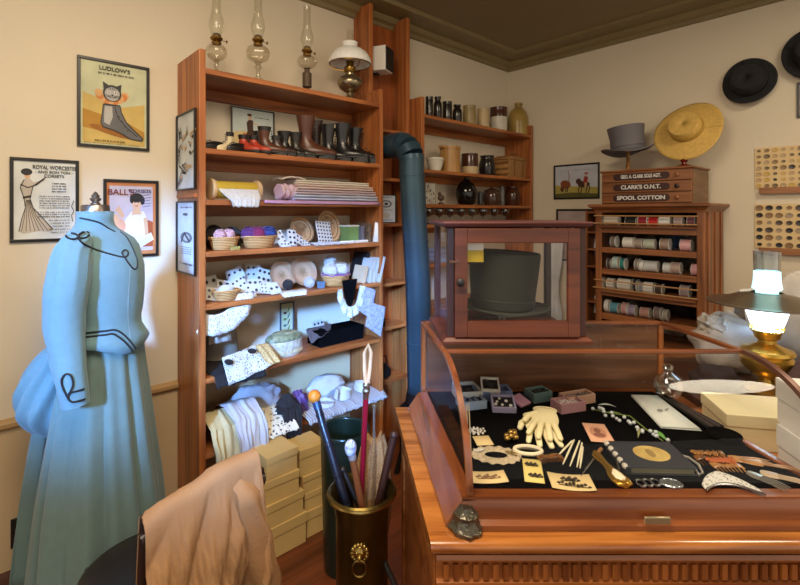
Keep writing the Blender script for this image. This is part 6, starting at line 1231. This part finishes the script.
# dark canes leaning right / left
o, a, d, L, e = cane('walking_stick', 'dark brown cane leaning out to the right of the stand', (394, 435, 1.48), inr(.055, .01, .60), 0)
g = MB(); g.tube([a, a+d*L*.5, a+d*L], [.012, .013, .009], 12); g.ball(a, (.014, .014, .014), 14, 8); g.build('shaft', mat('3a2018', .35), o, world=True)
o, a, d, L, e = cane('walking_stick', 'short black cane against the left inside of the stand', (343, 470, 1.5), inr(-.03, .03, .6), 0)
g = MB(); g.tube([a, a+d*L], [.009, .008], 12); g.ball(a, .012, 12, 8); g.build('shaft', BLK, o, world=True)
# lace parasol, closed
o = thing('lace_parasol', 'closed tan lace parasol with ruffles standing in the brass stand', 'parasol', cr(-.10, 1.49, .035)); top = cr(-.085, 1.53, .75); bot = cr(-.10, 1.49, .06); d = bot-top; g = MB(); rs = []
for i in range(20):
    t = i/19; p = top+d*t; R = .012+.05*sin(pi*min(1, t*1.25+.12))**1.0*(1-.35*t); R = max(.008, R)
    rs.append([(p.x+R*(1+.22*sin(8*q+t*5))*cos(q), p.y+R*.8*(1+.22*sin(8*q+t*5))*sin(q), p.z+.012*sin(8*q+9*t)) for q in [2*pi*j/56 for j in range(56)]])
g.rings(rs); g.build('canopy', lace('a37c50', '5f4226', 160), o, world=True, smooth=70); g = MB(); g.tube([top, top+Vector((0, 0, .10))+cr(.0, .01)], .004, 8); g.ball(top+Vector((0, 0, .10))+cr(0, .01), .007, 10, 6); g.build('handle', mat('8c8478', .3, .6), o, world=True)
# green bin behind
c = cr(-.235, 1.97); o = thing('metal_bin', 'dark green enamel bin behind the umbrella stand', 'bin', (c.x, c.y, 0)); GB = mat('22332c', .3, .2)
g = MB(); g.lathe([(.082, 0), (.085, .01), (.1, .56), (.106, .565), (.106, .58), (.098, .575), (.08, .02), (.001, .02)], 40, c1=False); g.build('body', GB, o)
g = MB(); g.tube([(.102*cos(t), .102*sin(t), .575) for t in [2*pi*i/40 for i in range(40)]], .005, 8, True); g.build('rim', GB, o)
# ---------------------------------------------------------------- stovepipe, stove
PB = mat('3d5666', .3, .45, .15, 3); b1 = Vector((1.85, 1.93, 0)); 
def circ_arc(): 
    pts = [Vector((1.845, 2.3, 1.885)), Vector((1.845, 2.1, 1.885))]
    for i in range(7): a = i/6*pi/2; pts.append(Vector((1.845+.005*i/6, 2.03-.10*sin(a), 1.885-.10*(1-cos(a)))))
    return pts
o = thing('stovepipe', 'blue-black sheet metal stovepipe with elbow entering the tall cupboard', 'stovepipe', (1.9, 1.9, .40)); g = MB()
arc = circ_arc(); dn = [Vector((1.85, 1.93, 1.72)), Vector((1.885, 1.915, 1.1)), Vector((1.90, 1.91, .40))]
g.tube(arc[:2]+[arc[1]+Vector((0, -.02, 0))], .073, 32); g.build('horizontal_pipe', PB, o, world=True)
for i in range(1, 8, 2):
    q = arc[i:i+3] if i+3 <= len(arc) else arc[i:]
    if len(q) > 1: g = MB(); g.tube([q[0], q[-1]], [.0755, .0745], 32); g.build('elbow_gore', PB, o, world=True)
g = MB(); g.tube([arc[-1]-Vector((0, 0, -.01)), dn[0], dn[1], dn[2]], .072, 36); g.build('vertical_pipe', PB, o, world=True)
for z in (1.70, 1.32, .74): 
    p = dn[0].lerp(dn[1], (1.72-z)/.62) if z > 1.1 else dn[1].lerp(dn[2], (1.1-z)/.70); g = MB(); g.tube([p+Vector((0, 0, .006)), p-Vector((0, 0, .006))], .0755, 36); g.build('seam_band', PB, o, world=True)
g = MB(); g.tube([dn[2]+Vector((0, 0, .06)), dn[2]+Vector((0, 0, .0))], [.078, .085], 32); g.build('collar', BLK, o, world=True)
o = thing('iron_stove', 'black cast iron stove below the stovepipe behind the counter', 'stove', (1.90, 1.91, 0)); CI = mat('1d1c1c', .5, .5)
g = MB(); g.lathe([(.11, .10), (.12, .12), (.12, .32), (.13, .33), (.13, .35), (.10, .38), (.08, .398)], 32); g.build('body', CI, o)
for k in range(3): a = 2*pi*k/3+.5; g = MB(); g.tube([(.09*cos(a), .12*sin(a), .13), (.13*cos(a), .13*sin(a), .05), (.14*cos(a), .14*sin(a), 0)], [.016, .012, .016], 8); g.build('leg', CI, o)
# irons in the narrow cupboard
def sadiron(label, c, rz):
    o = thing('sad_iron', label, 'iron', c, rz); g = MB(); g.slab([(.045, -.05), (.05, 0), (.04, .045), (0, .075), (-.04, .045), (-.05, 0), (-.045, -.05)], 0, .035); g.build('base', CI, o, bevel=.004, smooth=0)
    g = MB(); g.tube([(0, -.035, .033), (0, -.04, .07), (0, -.02, .09), (0, .02, .09), (0, .04, .07), (0, .035, .033)], .007, 8); g.build('handle', CI, o); return o
sadiron('old black sad iron on the cupboard shelf left of the stovepipe', Vector((1.87, 2.262, .7805)), .8)
o = thing('iron_kettle', 'small black iron kettle on the low cupboard shelf', 'kettle', (1.89, 2.26, .4505)); g = MB(); g.lathe([(.05, 0), (.07, .02), (.07, .05), (.045, .08), (.03, .085), (.001, .09)], 28, c1=False); g.build('body', CI, o)
g = MB(); g.tube([(-.06, 0, .06), (-.05, 0, .12), (0, 0, .14), (.05, 0, .12), (.06, 0, .06)], .005, 8); g.build('handle', CI, o)
# ---------------------------------------------------------------- side table with parlour lamp
tb = cr(1.62, 1.96); o = thing('side_table', 'dark wooden table behind the counter carrying the lit brass lamp', 'table', (tb.x, tb.y, 0), YAW); TBW = wood('5a3422', '381e14', 'x', knots=False)
g = MB(); g.bx(-.52, .45, -.26, .26, .77, .80); g.build('tabletop', TBW, o, smooth=0, bevel=.004)
for sx in (-.47, .40):
    for sy in (-.21, .21): g = MB(); g.tube([(sx, sy, 0), (sx, sy, .4), (sx, sy, .77)], [.018, .024, .026], 10); g.build('leg', TBW, o)
g = MB(); g.bx(-.48, .41, -.22, -.2, .69, .77).bx(-.48, .41, .2, .22, .69, .77); g.build('apron', TBW, o, smooth=0)
lp = cr((767-400)/FP*1.80, 1.80); z0 = .8005; k = 1.80/FP
def zz(py): return H-(py-HY)*k
o = thing('parlour_lamp', 'lit brass table lamp with metal shade and tall glass chimney', 'lamp', (lp.x, lp.y, z0)); LB = mat('e6bc58', .28, .85, .1)
Z = lambda py: zz(py)-z0
g = MB(); g.lathe([(.075, 0), (.078, .008), (.06, .018), (.03, .03), (.026, .05), (.035, .06)], 36); g.build('foot', LB, o)
g = MB(); g.lathe([(.035, .058), (.055, .07), (.085, .10), (.088, .125), (.075, .14), (.088, .15), (.084, .162), (.05, .175), (.03, .185), (.03, .198)], 40); g.build('font', LB, o)
g = MB(); g.lathe([(.03, .198), (.04, .205), (.045, .225), (.05, .23), (.05, .236)], 32); g.build('burner', LB, o)
g = MB()
for i in range(16): t = 2*pi*i/16; g.tube([(.052*cos(t)+.008*cos(q)*-sin(t), .052*sin(t)+.008*cos(q)*cos(t), .244+.009*sin(q)) for q in [2*pi*j/10 for j in range(10)]], .0018, 5, True)
g.build('gallery', LB, o)
zs = Z(332); z2_ = Z(306)
g = MB(); g.lathe([(.048, .25), (.055, .262), (.066, .30), (.068, z2_-.004), (.03, z2_+.002)], 40, c0=False, c1=False); g.build('milk_globe', mat('cfe9ff', .4, emit=3.0, var=.0), o)
zt_ = Z(292); zb_ = Z(301)
g = MB(); g.lathe([(.05, zt_), (.06, zt_-.006), (.10, zt_-.014), (.16, zb_-.004), (.198, zb_-.006), (.199, zb_-.010), (.16, zb_-.009), (.10, zt_-.019), (.055, zt_-.010)], 56, c0=False, c1=False); g.build('lamp_shade', mat('7c6f60', .3, .8), o)
g = MB(); g.lathe([(.034, z2_), (.036, zt_+.005), (.048, zt_+.014), (.044, Z(282)), (.042, Z(271.5))], 32, c0=False, c1=False); g.build('lit_chimney', mat('a6ecf5', .3, emit=1.5, var=0), o)
g = MB(); g.lathe([(.042, Z(271)), (.044, Z(251))], 32, c0=False, c1=False); g.build('clear_chimney', glass('dfe8ea', 1.6, .04, .15), o)
ld = bpy.data.lights.new('lamp_glow', 'POINT'); ld.energy = 3.2; ld.color = (.5, .72, 1); ld.shadow_soft_size = .06; lo = bpy.data.objects.new('lamp_glow', ld); COL.objects.link(lo); lo.location = lp+Vector((0, 0, z0+.3)); lo.parent = None
# cloths on and behind the table
tz = .8005
def cl(px, f, dz=0): c = cr((px-400)/FP*f, f, tz+dz); return c
CT = mat('b9afa6', .9, var=.1, vs=14, bump=.4, bs=40)
o = heap('cloth_bundle', 'cream cloth bundle tied at the neck, left of the brass lamp', 'cloth', cl(728, 2.02), (.14, .1, .125), CT, 4, 56, .3, 2, .045); o.rotation_euler = (0, 0, YAW)
o = heap('cloth_bundle', 'small knotted white cloth tuft left on top of the cloth bundle', 'cloth', cl(712, 2.0, .15), (.075, .05, .05), CT, 9, 40, .4, 3, .08); o.rotation_euler = (0, .5, YAW)
g = MB(); g.grid(lambda a_, b_: tuple(cr(1.56+.36*a_, 2.10+.06*sin(a_*3), .98+.10*a_+.16*sin(pi*b_)-.04*b_)+nB*0+cr(0, .10*b_+.006*sin(a_*17))+Vector((0, 0, .008*sin(a_*15+b_*3)))), 60, 14); tag(g.build('white_drape', mat('d4cfca', .9, var=.08, bump=.3), solid=.004, smooth=70), 'white draped cloth rising behind the brass lamp', 'cloth')
o = heap('white_pillow', 'tall pale cloth covered cushion behind the brass lamp at right', 'cushion', cl(800, 2.08), (.20, .09, .21), CT, 6, 56, .2, 1.6, .03); o.rotation_euler = (0, 0, YAW)
o = heap('brown_garment', 'dark brown folded garment at the right edge before the lamp', 'garment', cl(824, 1.67), (.10, .07, .085), mat('5a4240', .85, var=.1, bump=.3, bs=50), 8, 48, .3, 2, .04); o.rotation_euler = (0, 0, YAW)
o = heap('dark_shawl', 'dark shawl lying on the table left below the cloth bundle', 'shawl', cl(716, 1.82), (.09, .06, .045), mat('3a2c2c', .9, var=.1, bump=.3), 2, 40, .3, 2, .05); o.rotation_euler = (0, 0, YAW)
# ---------------------------------------------------------------- final sizes of the small display pieces
RS = {'gilt-backed oval brush': (1.35, 1.9, 1.2), 'cream kid glove': (1.4, 1.55, 1.2), 'oval lady portrait': (1.3, 1.6, 1), 'dark blue album': (1.25, 1.8, 1.1), 'oval grey lace doily': (1.1, 1.3, 1),
 'yellow upright card': (1, 1.5, 1), 'cream curled card': (1.2, 1.6, 1), 'tan card with a long bar': (1.15, 1.6, 1), 'small tan card behind': (1.2, 1.6, 1), 'gilt shell brooch': (1.15, 1.5, 1.4), 'ivory rimmed oval': (1.15, 1.3, 1.2),
 'oval engraved silver': (1.15, 1.6, 1), 'silver openwork buckle': (1.2, 1.6, 1), 'silver filigree crescent': (1.05, 1.9, 1.2), 'four-tined hair fork': (1.2, 1.6, 1), 'two-pronged': (1.3, 1.6, 1), 'small bone hair fork': (1.2, 1.6, 1),
 'amber hair fork': (1.3, 1.6, 1), 'comb with gilt': (1.1, 1.8, 1), 'comb with orange': (1.2, 1.8, 1), 'brown tortoiseshell comb beside': (1.3, 1.5, 1), 'jewellery_box': (1.2, 1.25, 1.2), 'oval white ceramic': (1.12, 1, 1.35)}
for ob in list(COL.objects):
    L = ob.get('label')
    if not L: continue
    for k, v in RS.items():
        if k in L or ob.name.startswith(k): ob.scale = v
# ---------------------------------------------------------------- light
wd = bpy.data.worlds.new('world'); bpy.context.scene.world = wd; wd.use_nodes = True
wd.node_tree.nodes['Background'].inputs['Color'].default_value = (1, .88, .72, 1); wd.node_tree.nodes['Background'].inputs['Strength'].default_value = .7
def area(name, loc, tgt, size, col, e, spread=pi, sy=None):
    d = bpy.data.lights.new(name, 'AREA'); d.shape = 'RECTANGLE'; d.size = size; d.size_y = sy or size; d.color = col; d.energy = e; d.spread = spread
    o = bpy.data.objects.new(name, d); COL.objects.link(o); o.location = loc; o.rotation_euler = (Vector(tgt)-Vector(loc)).to_track_quat('-Z', 'Y').to_euler(); return o
area('ceiling_light', (.2, .6, 2.68), (.5, .9, 0), 1.0, (1, .82, .60), 38)
area('ceiling_light', (2.2, -.3, 2.68), (2.2, -.3, 0), .6, (1, .86, .64), 15).data.shape = 'DISK'
s_ = cr(-.76, -1.0, 2.08); t_ = cr(-.63, 1.45, 1.24)
area('window_daylight', s_, t_, 1.4, (.20, .45, 1.0), 11, radians(9), .95)
sc = bpy.context.scene; sc.view_settings.view_transform = 'Standard'; sc.view_settings.look = 'None'; sc.view_settings.exposure = 0.5; sc.view_settings.gamma = 1
sc.view_settings.use_curve_mapping = False
sc.cycles.max_bounces = 10; sc.cycles.transparent_max_bounces = 24; sc.cycles.use_denoising = True
